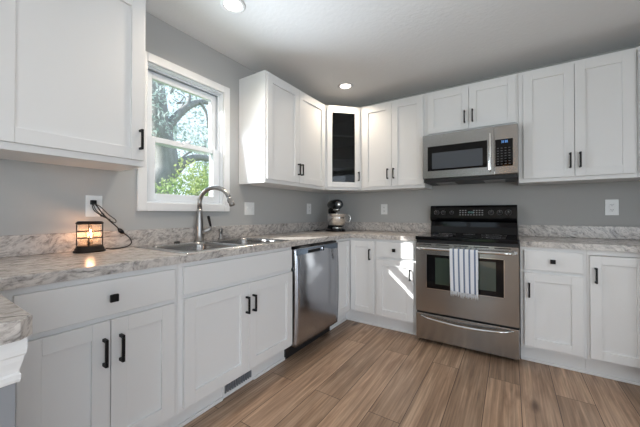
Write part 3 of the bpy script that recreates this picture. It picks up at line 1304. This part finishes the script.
# ------------------------------------------------------------------ microwave
c = thing('microwave', 'stainless over-the-range microwave under the short wall cabinet', 'microwave', (1.674, -.2, 1.44))
MF = .420
bm = BM()
box(bm, pB, 1.299, 2.0535, 1.442, 1.853, .003, .385, .003)
obj('casing', bm, M['steel'], c)
bm = BM()
box(bm, pB, 1.304, 2.0485, 1.410, 1.4415, .02, .392, .003)
mb = obj('underside_panel', bm, M['blackplastic'], c)
for x in (1.40, 1.80):
    bm = BM()
    box(bm, pB, x, x + .16, 1.405, 1.4098, .08, .32)
    obj('grease_filter', bm, M['marking'], mb)
bm = BM()
for k in range(22):
    x = 1.33 + k * .032
    box(bm, pB, x, x + .02, 1.4185, 1.4215, .390, .3926)
obj('vent_slots', bm, M['dark'], mb)
bm = BM()
mx0, mx1, mz0, mz1 = 1.301, 1.882, 1.446, 1.850
hx0, hx1, hz0, hz1 = 1.346, 1.834, 1.512, 1.742
for a0, a1, z0, z1 in ((mx0, hx0, mz0, mz1), (hx1, mx1, mz0, mz1), (hx0, hx1, mz0, hz0), (hx0, hx1, hz1, mz1)):
    box(bm, pB, a0, a1, z0, z1, .386, MF)
bmesh.ops.remove_doubles(bm, verts=bm.verts, dist=1e-5)
md_ = obj('door', bm, M['steel'], c)
bm = BM()
box(bm, pB, hx0, hx1, hz0, hz1, .390, MF + .001, .002)
gg = obj('door_glass', bm, M['blackgloss'], md_)
bm = BM()
box(bm, pB, 1.385, 1.799, 1.530, 1.679, MF + .0011, MF + .0016)
obj('inner_window', bm, pbr('grey_mesh_window', (0.075, 0.085, 0.10), 0.15, spec=.6, bump=.01, bscale=300), gg)
bm = BM()
box(bm, pB, 1.846, 1.864, 1.476, 1.790, MF + .028, MF + .042, .005)
for z in (1.495, 1.771):
    box(bm, pB, 1.848, 1.862, z - .012, z + .012, MF + .0003, MF + .030, .003)
obj('handle', bm, M['chrome'], md_)
bm = BM()
for k in range(8):
    x = 1.560 + k * .0085
    hh = .006 if k % 3 else .008
    box(bm, pB, x, x + .0055, 1.473, 1.473 + hh, MF - .001, MF + .0005)
obj('maker_mark', bm, M['marking'], md_)
bm = BM()
box(bm, pB, 1.885, 2.0515, 1.446, 1.850, .386, MF, .003)
cp = obj('control_panel', bm, M['steel'], c)
bm = BM()
box(bm, pB, 1.892, 2.017, 1.509, 1.735, MF - .002, MF + .0012, .001)
kp = obj('key_pad', bm, M['blackgloss'], cp)
bm = BM()
for r_ in range(7):
    for q in range(4):
        x = 1.905 + q * .027
        z = 1.526 + r_ * .022
        box(bm, pB, x, x + .013, z, z + .005, MF + .001, MF + .0018)
obj('keys', bm, pbr('dim_key_print', (.10, .10, .11), .4, bump=.01), kp)
bm = BM()
for i, x in enumerate((1.936, 1.947, 1.962, 1.973)):
    for (a0, a1, b0, b1) in ((0, .008, 0, .003), (0, .008, .009, .012), (0, .003, 0, .02), (.005, .008, 0, .02), (0, .008, .017, .02)):
        if i == 0 and a0 == 0 and a1 == .003:
            continue
        box(bm, pB, x + a0, x + a1, 1.703 + b0, 1.703 + b1, MF + .001, MF + .0018)
obj('clock_digits', bm, M['display'], kp)

# ------------------------------------------------------------------ sink
c = thing('kitchen_sink', 'stainless double-bowl drop-in sink set in the worktop under the window', 'sink', (.33, -1.98, CT))


def rrect(x0, x1, y0, y1, r, n=6):
    pts = []
    for cx_, cy_, q0 in ((x1 - r, y1 - r, 0), (x0 + r, y1 - r, 90), (x0 + r, y0 + r, 180), (x1 - r, y0 + r, 270)):
        for i in range(n + 1):
            q = R(q0 + 90 * i / n)
            pts.append((cx_ + r * math.cos(q), cy_ + r * math.sin(q)))
    return pts


def loft(bm, loops, cap_end=True, smooth=True):
    rings = [[bm.verts.new(p) for p in lp] for lp in loops]
    n = len(rings[0])
    for r0, r1 in zip(rings, rings[1:]):
        for i in range(n):
            f = bm.faces.new([r0[i], r0[(i + 1) % n], r1[(i + 1) % n], r1[i]])
            f.smooth = smooth
    if cap_end:
        bm.faces.new(rings[-1])
    return rings


bowls = [(.150, .560, -2.365, -1.995), (.150, .560, -1.965, -1.595)]
for b_ in bowls:
    bm = BM()
    x0, x1, y0, y1 = b_
    z = CT + .0045
    L_ = []
    for ins, dz, r_ in ((0, 0, .06), (.006, -.004, .058), (.009, -.02, .056), (.020, -.150, .05), (.034, -.172, .045), (.07, -.180, .03)):
        L_.append([(x, y, z + dz) for x, y in rrect(x0 + ins, x1 - ins, y0 + ins, y1 - ins, r_)])
    loft(bm, L_)
    bmesh.ops.recalc_face_normals(bm, faces=bm.faces[:])
    bo = obj('bowl', bm, M['steel_shaded'], c)
    bm = BM()
    lathe(bm, ((x0 + x1) / 2, (y0 + y1) / 2, z - .179), [(.042, 0), (.040, .003), (.030, .001), (.012, .001), (.010, .006)], 24)
    obj('drain', bm, M['chrome'], bo)
# rim with two holes: planar fill between outer outline and holes via triangulation
bm = BM()
z = CT + .0045
outer = [bm.verts.new((x, y, z)) for x, y in rrect(.052, .602, -2.405, -1.555, .03)]
edges = [bm.edges.new((outer[i], outer[(i + 1) % len(outer)])) for i in range(len(outer))]
for b_ in bowls:
    h = [bm.verts.new((x, y, z)) for x, y in rrect(*b_, .06)]
    edges += [bm.edges.new((h[i], h[(i + 1) % len(h)])) for i in range(len(h))]
bmesh.ops.triangle_fill(bm, edges=edges, use_beauty=True)
# skirt
ro = [bm.verts.new((x, y, CT + .0006)) for x, y in rrect(.048, .606, -2.409, -1.551, .032)]
n = len(outer)
for i in range(n):
    f = bm.faces.new([outer[i], outer[(i + 1) % n], ro[(i + 1) % n], ro[i]])
    f.smooth = True
bmesh.ops.recalc_face_normals(bm, faces=bm.faces[:])
obj('rim', bm, M['steel_lit'], c)

# ------------------------------------------------------------------ faucet
FX, FY = .080, -1.965
ZR = CT + .005
c = thing('kitchen_faucet', 'brushed nickel gooseneck faucet with a short black-tipped lever, behind the sink', 'faucet', (FX, FY, ZR))
bm = BM()
lathe(bm, (FX, FY, ZR), [(.034, .0005), (.034, .006), (.030, .010), (.0285, .05), (.027, .12), (.0195, .21), (.0172, .235)], 24)
obj('base', bm, M['nickel'], c)
bm = BM()
pts = [(FX, FY, ZR + .23), (FX, FY, 1.20)]
ex, ey = .262, .060
rr = math.hypot(ex, ey) / 2
ux, uy = ex / (2 * rr), ey / (2 * rr)
for i in range(1, 19):
    q = math.pi - math.pi * .90 * i / 18
    s = rr + rr * math.cos(q)
    pts.append((FX + ux * s, FY + uy * s, 1.195 + rr * .80 * math.sin(q)))
lx, ly, lz = pts[-1]
px_, py_, pz_ = pts[-2]
dv = Vector((lx - px_, ly - py_, lz - pz_)).normalized()
sweep(bm, pts, .0165, 18)
obj('spout', bm, M['nickel'], c)
bm = BM()
e0 = Vector(pts[-1])
sweep(bm, [e0 - dv * .002, e0 + dv * .012, e0 + dv * .045, e0 + dv * .062, e0 + dv * .064], [.0168, .0175, .0195, .021, .017], 18)
hd_ = obj('spray_head', bm, M['nickel'], c)
bm = BM()
sd_ = dv.cross(Vector((0, 1, 0))).normalized()
p0 = e0 + dv * .018 + Vector((-.45, -.8, -.1)).normalized() * .0172
sweep(bm, [p0, p0 + dv * .022], [.0045, .0045], 8)
obj('button', bm, M['blackplastic'], hd_)
bm = BM()
p = Vector((FX, FY, .972))
sweep(bm, [p, p + Vector((.030, .034, .014)), p + Vector((.048, .054, .030)), p + Vector((.054, .060, .046))], [.020, .018, .016, .011], 16)
lv = obj('lever', bm, M['nickel'], c)
bm = BM()
q0 = p + Vector((.052, .058, .044))
sweep(bm, [q0, q0 + Vector((-.003, -.001, .012)), q0 + Vector((-.014, -.010, .078)), q0 + Vector((-.015, -.010, .082))], [.006, .0085, .0105, .006], 12)
obj('lever_tip', bm, M['black'], lv)

c = thing('soap_dispenser', 'small nickel soap dispenser on the sink rim right of the faucet', 'soap dispenser', (.085, -1.78, ZR))
bm = BM()
lathe(bm, (.085, -1.78, ZR), [(.024, .0005), (.024, .006), (.016, .012), (.014, .055), (.018, .060), (.018, .078), (.010, .086)], 20)
obj('base', bm, M['nickel'], c)
bm = BM()
sweep(bm, [(.085, -1.78, ZR + .070), (.11, -1.80, ZR + .078), (.15, -1.835, ZR + .070), (.156, -1.84, ZR + .058)], [.0085, .008, .007, .006], 10)
obj('nozzle', bm, M['nickel'], c)
bm = BM()
lathe(bm, (.085, -2.14, ZR), [(.020, .0005), (.020, .006), (.014, .010), (.002, .011)], 20)
hc = obj('sink_hole_cap', bm, M['blackplastic'], None, origin=(.085, -2.14, ZR))
tag(hc, 'small black round cap on the sink rim left of the faucet', 'cap')


# ------------------------------------------------------------------ outlets and switches
def plate(P, a, z, w, h, label, kind, cat, name):
    t = thing(name, label, cat, P(a, z, .001))
    bm = BM()
    box(bm, P, a - w / 2, a + w / 2, z - h / 2, z + h / 2, .0008, .0065, .002)
    pl = obj('cover_plate', bm, M['plate'], t)
    if kind == 'duplex':
        for s in (-1, 1):
            bm = BM()
            box(bm, P, a - .016, a + .016, z + s * .021 - .014, z + s * .021 + .014, .006, .0085, .003)
            rc = obj('receptacle', bm, M['plate'], t)
            bm = BM()
            for q in (-.006, .006):
                box(bm, P, a + q - .0012, a + q + .0012, z + s * .021 - .003, z + s * .021 + .007, .008, .0088)
            box(bm, P, a - .002, a + .002, z + s * .021 - .010, z + s * .021 - .006, .008, .0088)
            obj('slots', bm, M['dark'], rc)
    else:
        for s in (-1, 1):
            bm = BM()
            box(bm, P, a + s * .028 - .005, a + s * .028 + .005, z - .010, z + .012, .006, .0115, .001)
            box(bm, P, a + s * .028 - .004, a + s * .028 + .004, z + .002, z + .012, .0116, .018, .001)
            obj('toggle', bm, M['plate'], t)
    return t


plate(pL, -2.588, 1.158, .080, .122, 'white wall outlet above the lantern with a black cord plugged in', 'duplex', 'outlet', 'wall_outlet')
plate(pL, -1.404, 1.160, .116, .116, 'white double light switch between the window and the corner cabinets', 'switch', 'light switch', 'light_switch')
plate(pL, -.467, 1.170, .085, .124, 'white wall outlet on the left wall beside the stand mixer', 'duplex', 'outlet', 'wall_outlet')
plate(pB, .758, 1.165, .078, .122, 'white wall outlet on the back wall between mixer and range', 'duplex', 'outlet', 'wall_outlet')
plate(pB, 2.685, 1.165, .080, .128, 'white wall outlet on the back wall right of the range', 'duplex', 'outlet', 'wall_outlet')

# ------------------------------------------------------------------ lantern lamp with cord
LX, LY = .105, -2.640
c = thing('table_lantern', 'small dark bronze cage lantern glowing amber on the left worktop', 'lamp', (LX, LY, CT))
KX, KY = .72, 1.0          # a slightly oval plan
bm = BM()
lathe(bm, (LX, LY, CT), [(.072, .0006), (.072, .010), (.066, .013), (.066, .020), (.061, .026), (.060, .034), (.056, .036)], 36, KX, KY)
obj('base', bm, M['bronze'], c)
bm = BM()
lathe(bm, (LX, LY, CT), [(.049, .037), (.049, .150)], 32, KX, KY, close=False)
obj('glass_shade', bm, M['lampglass'], c)
bm = BM()
for z in (.076, .112):
    ring = [(LX + .0565 * KX * math.cos(R(q)), LY + .0565 * KY * math.sin(R(q)), CT + z) for q in range(0, 361, 12)]
    sweep(bm, ring, .0028, 8, cap=False)
for q in (-18, 72, 162, 252):
    x, y = LX + .0565 * KX * math.cos(R(q)), LY + .0565 * KY * math.sin(R(q))
    sweep(bm, [(x, y, CT + .034), (x, y, CT + .152)], .0026, 8)
obj('cage', bm, M['bronze'], c)
bm = BM()
lathe(bm, (LX, LY, CT), [(.052, .148), (.060, .149), (.062, .156), (.056, .162), (.052, .164), (.046, .164), (.044, .152), (.052, .148)], 36, KX, KY, close=False)
obj('top_rim', bm, M['bronze'], c)
bm = BM()
lathe(bm, (LX, LY, CT), [(.013, .036), (.013, .060), (.011, .064)], 18)
sk = obj('socket', bm, M['bronze'], c)
bm = BM()
lathe(bm, (LX, LY, CT), [(.009, .064), (.012, .074), (.020, .095), (.021, .105), (.016, .120), (.006, .128)], 18)
bl = obj('bulb', bm, clear_glass('bulb_glass', (1, .9, .75), .07), c)
bm = BM()
sweep(bm, [(LX, LY - .006, CT + .078), (LX, LY - .005, CT + .112), (LX, LY, CT + .116), (LX, LY + .005, CT + .112), (LX, LY + .006, CT + .078)], .0030, 8)
obj('filament', bm, M['filament'], bl)
ld = bpy.data.lights.new('lantern_bulb_light', 'POINT')
ld.energy = 1.0
ld.color = (1.0, .62, .42)
ld.shadow_soft_size = .012
lo_ = bpy.data.objects.new('lantern_bulb_light', ld)
COL.objects.link(lo_)
lo_.location = (LX, LY, CT + .1)
# cord
c = thing('lamp_cord', 'black lamp cord with inline switch looping from the lantern to the wall outlet', 'cord', (.05, -2.5, CT))


def smooth_path(ps, n=8):
    ps = [Vector(p) for p in ps]
    out = []
    for i in range(len(ps) - 1):
        p0 = ps[max(0, i - 1)]
        p1, p2 = ps[i], ps[i + 1]
        p3 = ps[min(len(ps) - 1, i + 2)]
        for k in range(n):
            t = k / n
            out.append(.5 * ((2 * p1) + (-p0 + p2) * t + (2 * p0 - 5 * p1 + 4 * p2 - p3) * t * t + (-p0 + 3 * p1 - 3 * p2 + p3) * t ** 3))
    out.append(ps[-1])
    return out


bm = BM()
sweep(bm, smooth_path([(.105, -2.566, CT + .012), (.095, -2.53, CT + .004), (.075, -2.475, CT + .004), (.055, -2.430, CT + .010), (.043, -2.408, CT + .030), (.035, -2.420, CT + .062), (.030, -2.455, 1.004)]), .0034, 8)
sweep(bm, smooth_path([(.030, -2.462, 1.012), (.028, -2.49, 1.045), (.026, -2.52, 1.075), (.030, -2.555, 1.115), (.030, -2.588, 1.165), (.026, -2.600, 1.176)]), .0034, 8)
# bundled slack
sweep(bm, smooth_path([(.026, -2.600, 1.170), (.033, -2.585, 1.130), (.036, -2.540, 1.090), (.034, -2.497, 1.062), (.036, -2.492, 1.078), (.036, -2.530, 1.112), (.034, -2.572, 1.158), (.038, -2.606, 1.168), (.040, -2.600, 1.135), (.040, -2.560, 1.100), (.038, -2.520, 1.080)]), .0024, 8)
cw = obj('cable', bm, M['blackplastic'], c)
bm = BM()
sweep(bm, [(.031, -2.446, .994), (.030, -2.455, 1.004), (.030, -2.466, 1.016), (.029, -2.474, 1.025)], [.006, .012, .012, .006], 12)
obj('inline_switch', bm, M['black'], c)
bm = BM()
box(bm, pL, -2.610, -2.583, 1.166, 1.192, .0092, .030, .004)
obj('plug', bm, M['black'], c)
bm = BM()
ring = [(.037 + .007 * math.cos(R(q)), -2.560 + .009 * math.sin(R(q)), 1.108 + .009 * math.cos(R(q))) for q in range(0, 361, 20)]
sweep(bm, ring, .0018, 6, cap=False)
obj('cable_tie', bm, M['blackplastic'], c)

# ------------------------------------------------------------------ stand mixer
MX, MY = .250, -.300
c = thing('stand_mixer', 'black stand mixer with a polished steel bowl in the corner', 'mixer', (MX, MY, CT))
fwd = Vector((.74, -.70, 0)).normalized()
MS = 1.10       # overall size of the mixer
sid = Vector((-fwd.y, fwd.x, 0))      # to the mixer's left-hand side


def mp_(f, s, z):
    return Vector((MX, MY, CT)) + (fwd * f + sid * s) * MS + Vector((0, 0, z))


bm = BM()
loops = []
for k, (ins, z) in enumerate(((0, .0006), (0, .014), (.006, .022), (.020, .030))):
    lp = []
    for i in range(32):
        q = 2 * math.pi * i / 32
        f = .085 + (.125 - ins) * math.cos(q) * (1 if math.cos(q) > 0 else 1.55)
        s = (.105 - ins) * math.sin(q) * (1 if math.cos(q) > -0.2 else .85)
        lp.append(mp_(f - .03, s, z))
    loops.append(lp)
rg = loft(bm, loops)
bm.faces.new(rg[0][::-1])
bmesh.ops.recalc_face_normals(bm, faces=bm.faces[:])
obj('base', bm, M['blackgloss'], c)
bm = BM()
loops = []
for z, rf, rs, cf in ((.028, .062, .062, -.060), (.06, .046, .050, -.062), (.14, .040, .044, -.064), (.20, .044, .046, -.062), (.245, .055, .052, -.050), (.262, .05, .048, -.045)):
    loops.append([mp_(cf + rf * math.cos(2 * math.pi * i / 24), rs * math.sin(2 * math.pi * i / 24), z) for i in range(24)])
loft(bm, loops)
bmesh.ops.recalc_face_normals(bm, faces=bm.faces[:])
obj('column', bm, M['blackgloss'], c)
bm = BM()
loops = []
zc_ = .308
for f, rs, rz in ((-.130, .010, .010), (-.125, .034, .030), (-.105, .052, .046), (-.06, .061, .056), (0, .070, .062), (.06, .068, .062), (.12, .062, .059), (.155, .054, .052), (.175, .045, .044), (.182, .038, .038)):
    loops.append([mp_(f, rs * math.cos(2 * math.pi * i / 28), zc_ + rz * math.sin(2 * math.pi * i / 28)) for i in range(28)])
rg = loft(bm, loops)
bm.faces.new(rg[0][::-1])
bmesh.ops.recalc_face_normals(bm, faces=bm.faces[:])
hd_ = obj('motor_head', bm, M['blackgloss'], c)
bm = BM()
sweep(bm, [mp_(.176, 0, zc_), mp_(.190, 0, zc_), mp_(.193, 0, zc_)], [.022, .022, .016], 20)
obj('hub_cap', bm, M['chrome'], hd_)
bm = BM()
loops = []
for f, rs, rz in ((-.03, .0650, .0125), (.06, .0640, .0125), (.12, .0585, .012), (.150, .0515, .011)):
    pass
sweep(bm, [mp_(.10, 0, .262), mp_(.10, 0, .240), mp_(.10, 0, .232)], [.040, .040, .030], 22)
obj('trim_band', bm, M['chrome'], hd_)
bm = BM()
sweep(bm, [mp_(.10, 0, .234), mp_(.10, 0, .150)], [.010, .008], 12)
obj('beater_shaft', bm, M['chrome'], hd_)
bm = BM()
bc = mp_(.10, 0, 0)
lathe(bm, bc, [(r_ * 1.16, h_) for r_, h_ in [(.040, .0305), (.046, .033), (.046, .040), (.040, .046), (.066, .060), (.088, .085), (.100, .120), (.104, .160), (.105, .195), (.1085, .199), (.1085, .203), (.103, .202), (.101, .160), (.096, .120), (.083, .088), (.06, .064), (.01, .056)]], 40)
bw = obj('bowl', bm, M['chrome'], c)
bm = BM()
hs = sid
b0 = bc + hs * .104
sweep(bm, smooth_path([bc + hs * 1.16 * .100 + Vector((0, 0, .185)), bc + hs * 1.16 * .128 + Vector((0, 0, .186)), bc + hs * 1.16 * .142 + Vector((0, 0, .150)), bc + hs * 1.16 * .128 + Vector((0, 0, .108)), bc + hs * 1.16 * .095 + Vector((0, 0, .112))]), .0055, 10)
obj('handle', bm, M['chrome'], bw)
bm = BM()
sweep(bm, [mp_(-.02, .060, .262), mp_(-.02, .075, .262)], [.008, .006], 12)
obj('speed_lever', bm, M['chrome'], hd_)

# mixer cord on the worktop
bm = BM()
sweep(bm, smooth_path([(.085, -.22, CT + .0045), (.06, -.30, CT + .0045), (.10, -.40, CT + .0045), (.07, -.46, CT + .0045), (.045, -.40, CT + .0045), (.04, -.30, CT + .0045)]), .0035, 8)
cc = obj('mixer_cord', bm, M['blackplastic'], None, origin=(.1, -.4, CT))
tag(cc, 'black cord lying on the worktop behind the stand mixer', 'cord')


# ------------------------------------------------------------------ recessed ceiling lights
def downlight(x, y, label, energy=9, rr=.078):
    t = thing('recessed_light', label, 'ceiling light', (x, y, CE), 'recessed ceiling lights')
    bm = BM()
    lathe(bm, (x, y, CE), [(rr, -.0006), (rr, -.005), (rr - .012, -.009), (rr - .022, -.007), (rr - .024, -.0006)], 36, close=False)
    obj('trim_ring', bm, M['white_trim'], t)
    bm = BM()
    lathe(bm, (x, y, CE), [(rr - .024, -.0012), (rr - .024, -.0035), (rr - .04, -.006)], 32)
    obj('lens', bm, M['lens'], t)
    l = bpy.data.lights.new('recessed_light_glow', 'SPOT')
    l.energy = energy * 6
    l.color = (1.0, .84, .66)
    l.spot_size = R(150)
    l.spot_blend = .8
    l.shadow_soft_size = rr - .03
    lo = bpy.data.objects.new('recessed_light_glow', l)
    COL.objects.link(lo)
    lo.location = (x, y, CE - .014)
    return t


downlight(.530, -2.04, 'lit recessed ceiling light nearest the window, cut by the top edge of the picture', 6)
downlight(.571, -.611, 'lit recessed ceiling light above the corner glass-door cabinet', 4.5)

# ------------------------------------------------------------------ dining pendant behind the camera (its warm glow is mirrored in the microwave)
c = thing('pendant_lamp', 'warm glowing glass pendant over the dining area behind the viewpoint', 'lamp', (1.95, -4.6, 2.0))
bm = BM()
lathe(bm, (1.95, -4.6, CE), [(.06, -.0006), (.06, -.02), (.012, -.03)], 24)
obj('canopy', bm, M['bronze'], c)
bm = BM()
sweep(bm, [(1.95, -4.6, CE - .03), (1.95, -4.6, 2.25)], .005, 8)
obj('stem', bm, M['bronze'], c)
bm = BM()
lathe(bm, (1.95, -4.6, 2.1), [(.015, .15), (.05, .13), (.09, .06), (.11, -.03), (.105, -.03), (.085, .055), (.045, .12)], 28, close=False)
obj('shade', bm, M['bronze'], c)
bm = BM()
lathe(bm, (1.95, -4.6, 2.1), [(.012, .11), (.030, .08), (.045, .02), (.045, -.06), (.030, -.10), (.008, -.115)], 20)
obj('bulb', bm, emit('warm_bulb', (1.0, .5, .2), 14), c)

# ------------------------------------------------------------------ outdoors
GZ = -.6
bm = BM()
box(bm, pI, -30, -.16, GZ - .1, GZ, -16, 30)
lw = obj('lawn', bm, M['grass'], None)
lw['kind'] = 'structure'
bm = BM()
box(bm, pI, -.14, 12, GZ - .1, GZ, -22, -6.7)
lw = obj('lawn', bm, M['grass'], None)
lw['kind'] = 'structure'


def leaves(clumps, n, size, seed):
    rng = np.random.default_rng(seed)
    cl = np.array(clumps, float)
    vol = cl[:, 3] * cl[:, 4] * cl[:, 5]
    w = vol ** (2 / 3)
    w /= w.sum()
    k = rng.choice(len(cl), n, p=w)
    d = rng.normal(size=(n, 3))
    d /= np.linalg.norm(d, axis=1)[:, None]
    rad = rng.random(n) ** .45
    p = cl[k, :3] + d * rad[:, None] * cl[k, 3:6]
    a = rng.normal(size=(n, 3))
    a /= np.linalg.norm(a, axis=1)[:, None]
    b_ = np.cross(a, rng.normal(size=(n, 3)))
    b_ /= np.linalg.norm(b_, axis=1)[:, None]
    s = size * (.6 + .8 * rng.random(n))[:, None]
    v = np.stack([p - a * s, p + b_ * s * .45, p + a * s, p - b_ * s * .45], 1).reshape(-1, 3)
    return v, n


def leafmesh(name, clumps, n, size, mat, seed, parent=None, origin=(0, 0, 0)):
    v, n = leaves(clumps, n, size, seed)
    v = v - np.array(origin)
    me = bpy.data.meshes.new(name)
    me.from_pydata(v.tolist(), [], [(4 * i, 4 * i + 1, 4 * i + 2, 4 * i + 3) for i in range(n)])
    me.materials.append(mat)
    o = bpy.data.objects.new(name, me)
    COL.objects.link(o)
    if parent:
        o.parent = parent
    else:
        o.location = origin
    return o


def wpt(u, v, X):
    """point on the plane x = X on the sight line from the room through the window"""
    a, b_ = R(33.245), R(.518)
    rt = Vector((math.cos(a), math.sin(a), 0))
    fw = Vector((-math.sin(a), math.cos(a), 0))
    upv = Vector((0, 0, 1))
    fw2 = fw * math.cos(b_) + upv * math.sin(b_)
    up2 = -fw * math.sin(b_) + upv * math.cos(b_)
    d = rt * ((u - 320) / 290.04) - up2 * ((v + 2.79 - 213.5) / 290.04) + fw2
    t = (X - 1.995) / d.x
    return Vector((1.995, -3.267, 1.117)) + d * t


# big leaning tree
TXp = -4.6
base = wpt(160, 235, TXp)
base.z = GZ
c = thing('yard_tree', 'large grey-barked tree with spreading limbs right outside the window', 'tree', base)
bm = BM()
tp = [base, wpt(158, 195, TXp), wpt(166, 170, TXp), wpt(166, 150, TXp), wpt(160, 128, TXp), wpt(158, 100, TXp), wpt(154, 70, TXp), wpt(150, 30, TXp)]
sweep(bm, smooth_path(tp, 5), [.30 - .17 * i / 35 for i in range(36)], 14)
obj('trunk', bm, M['bark'], c)


def limb(pix, X, r0, r1, X1=None):
    bm = BM()
    k = len(pix)
    ps = [wpt(u, v, X + ((X1 or X) - X) * i / (k - 1)) for i, (u, v) in enumerate(pix)]
    sp = smooth_path(ps, 5)
    sweep(bm, sp, [r0 + (r1 - r0) * i / (len(sp) - 1) for i in range(len(sp))], 10)
    obj('branch', bm, M['bark'], c)


limb([(168, 182), (180, 166), (194, 158), (210, 159), (230, 166)], TXp, .13, .05, TXp + .5)
limb([(162, 140), (172, 122), (186, 108), (200, 102), (214, 104), (228, 112)], TXp, .11, .04, TXp + .4)
limb([(158, 112), (150, 98), (140, 88)], TXp, .08, .03)
limb([(186, 109), (190, 96), (186, 80)], TXp + .2, .045, .02)
limb([(200, 102), (206, 112), (208, 128)], TXp + .3, .04, .015)
limb([(150, 165), (160, 163), (178, 160), (190, 152), (205, 146)], TXp - .3, .045, .02)
random.seed(11)
for k in range(12):
    u, v = random.uniform(145, 215), random.uniform(70, 130)
    limb([(u, v), (u + random.uniform(-8, 8), v + random.uniform(-12, 12)), (u + random.uniform(-16, 16), v + random.uniform(-20, 14))], TXp - random.uniform(0, 1.2), .022, .008)
cl = []
for k in range(34):
    p = wpt(random.uniform(120, 240), random.uniform(40, 150), TXp + random.uniform(-1.5, .8))
    q = random.uniform(.3, .6)
    cl.append((p.x, p.y, p.z, q, q, q * .7))
leafmesh('foliage', cl, 2300, .040, M['leaf_blue'], 3, c, base)

# shrubs and farther trees seen through the window
def shrub(u, v, X, rx, rz, mat, label, cat, name, n, size, seed, trunk=True):
    p = wpt(u, v, X)
    b0 = Vector((p.x, p.y, GZ))
    t = thing(name, label, cat, b0, 'greenery outside the window')
    rnd = random.Random(seed)
    cl = []
    for k in range(14):
        q = rnd.uniform(.35, .6)
        cl.append((p.x + rnd.uniform(-1, 1) * rx * .6, p.y + rnd.uniform(-1, 1) * rx * .6, p.z + rnd.uniform(-1, 1) * rz * .6, rx * q, rx * q, rz * q))
    leafmesh('foliage', cl, n, size, mat, seed, t, b0)
    bm = BM()
    sweep(bm, smooth_path([b0, (b0.x + .05, b0.y, (GZ + p.z) / 2), (b0.x - .03, b0.y + .04, p.z)], 4), .06 if trunk else .03, 8)
    obj('trunk' if trunk else 'stem', bm, M['bark'], t)


shrub(196, 186, -3.7, .75, .62, M['leaf_yellow'], 'yellow-green leafy shrub low in the lower right of the window', 'shrub', 'garden_shrub', 2200, .040, 21, False)
shrub(146, 178, -9.2, 1.0, 1.2, M['leaf_yellow'], 'green shrub at the lower left of the window, left of the trunk', 'shrub', 'garden_shrub', 3600, .06, 22, False)
shrub(205, 140, -9.5, 1.8, 2.2, M['leaf_blue'], 'blue-green tree behind the big limb, right side of the window', 'tree', 'yard_tree', 1100, .075, 23)
shrub(175, 120, -13, 2.6, 3.0, M['leaf_blue'], 'farther blue-green tree behind the big trunk', 'tree', 'yard_tree', 900, .10, 24)
# white fence / shed bit beyond
h0 = wpt(170, 180, -15)
bm = BM()
for k in range(7):
    box(bm, pI, -15.2, -15.1, GZ + .02 + k * .25, GZ + .26 + k * .25, h0.y - 5.5, h0.y + 5)
fn = obj('board_fence', bm, M['siding'], None, origin=(-15.15, h0.y, GZ))
tag(fn, 'pale board fence beyond the trees, seen through the lower window', 'fence')

# evergreen standing up-sun of the window, which shades most of it
random.seed(5)
L3 = -SUN_DIR


def upsun(y, z, t):
    return Vector((0, y, z)) + L3 * t


e0 = upsun(-2.9, 1.5, 5.0)
c = thing('evergreen_tree', 'dense evergreen beside the house that shades most of the window', 'tree', (e0.x, e0.y, GZ))
bm = BM()
sweep(bm, [(e0.x, e0.y, GZ), (e0.x, e0.y, 3.0), (e0.x, e0.y, 6.5)], [.16, .12, .04], 12)
obj('trunk', bm, M['bark'], c)
cl = []
for k in range(60):
    y = random.uniform(-3.6, -2.34)
    z = random.uniform(.9, 2.7)
    t = 5.0 + random.uniform(-.4, .4)
    p = upsun(y, z, t)
    cl.append((p.x, p.y, p.z, .22, .15, .22))
for k in range(46):
    p = upsun(random.uniform(-2.3, -1.3), random.uniform(2.26, 2.9), 5.0 + random.uniform(-.3, .3))
    cl.append((p.x, p.y, p.z, .16, .16, .14))
leafmesh('foliage', cl, 26000, .05, M['leaf'], 9, c, (e0.x, e0.y, GZ))
# greenery outside the rear glazed door (only seen mirrored in the oven glass)
for k, (x, y, rx, rz) in enumerate(((-.5, -10.5, 1.3, 1.5), (2.9, -11.5, 1.6, 1.8))):
    t = thing('garden_shrub', ('rounded green shrub outside the rear door, left', 'rounded green shrub outside the rear door, right')[k], 'shrub', (x, y, GZ))
    leafmesh('foliage', [(x, y, GZ + rz * .8, rx, rx * .7, rz)], 5000, .09, M['leaf'], 40 + k, t, (x, y, GZ))
    bm = BM()
    sweep(bm, [(x, y, GZ), (x, y, GZ + rz * .6)], .05, 8)
    obj('stem', bm, M['bark'], t)
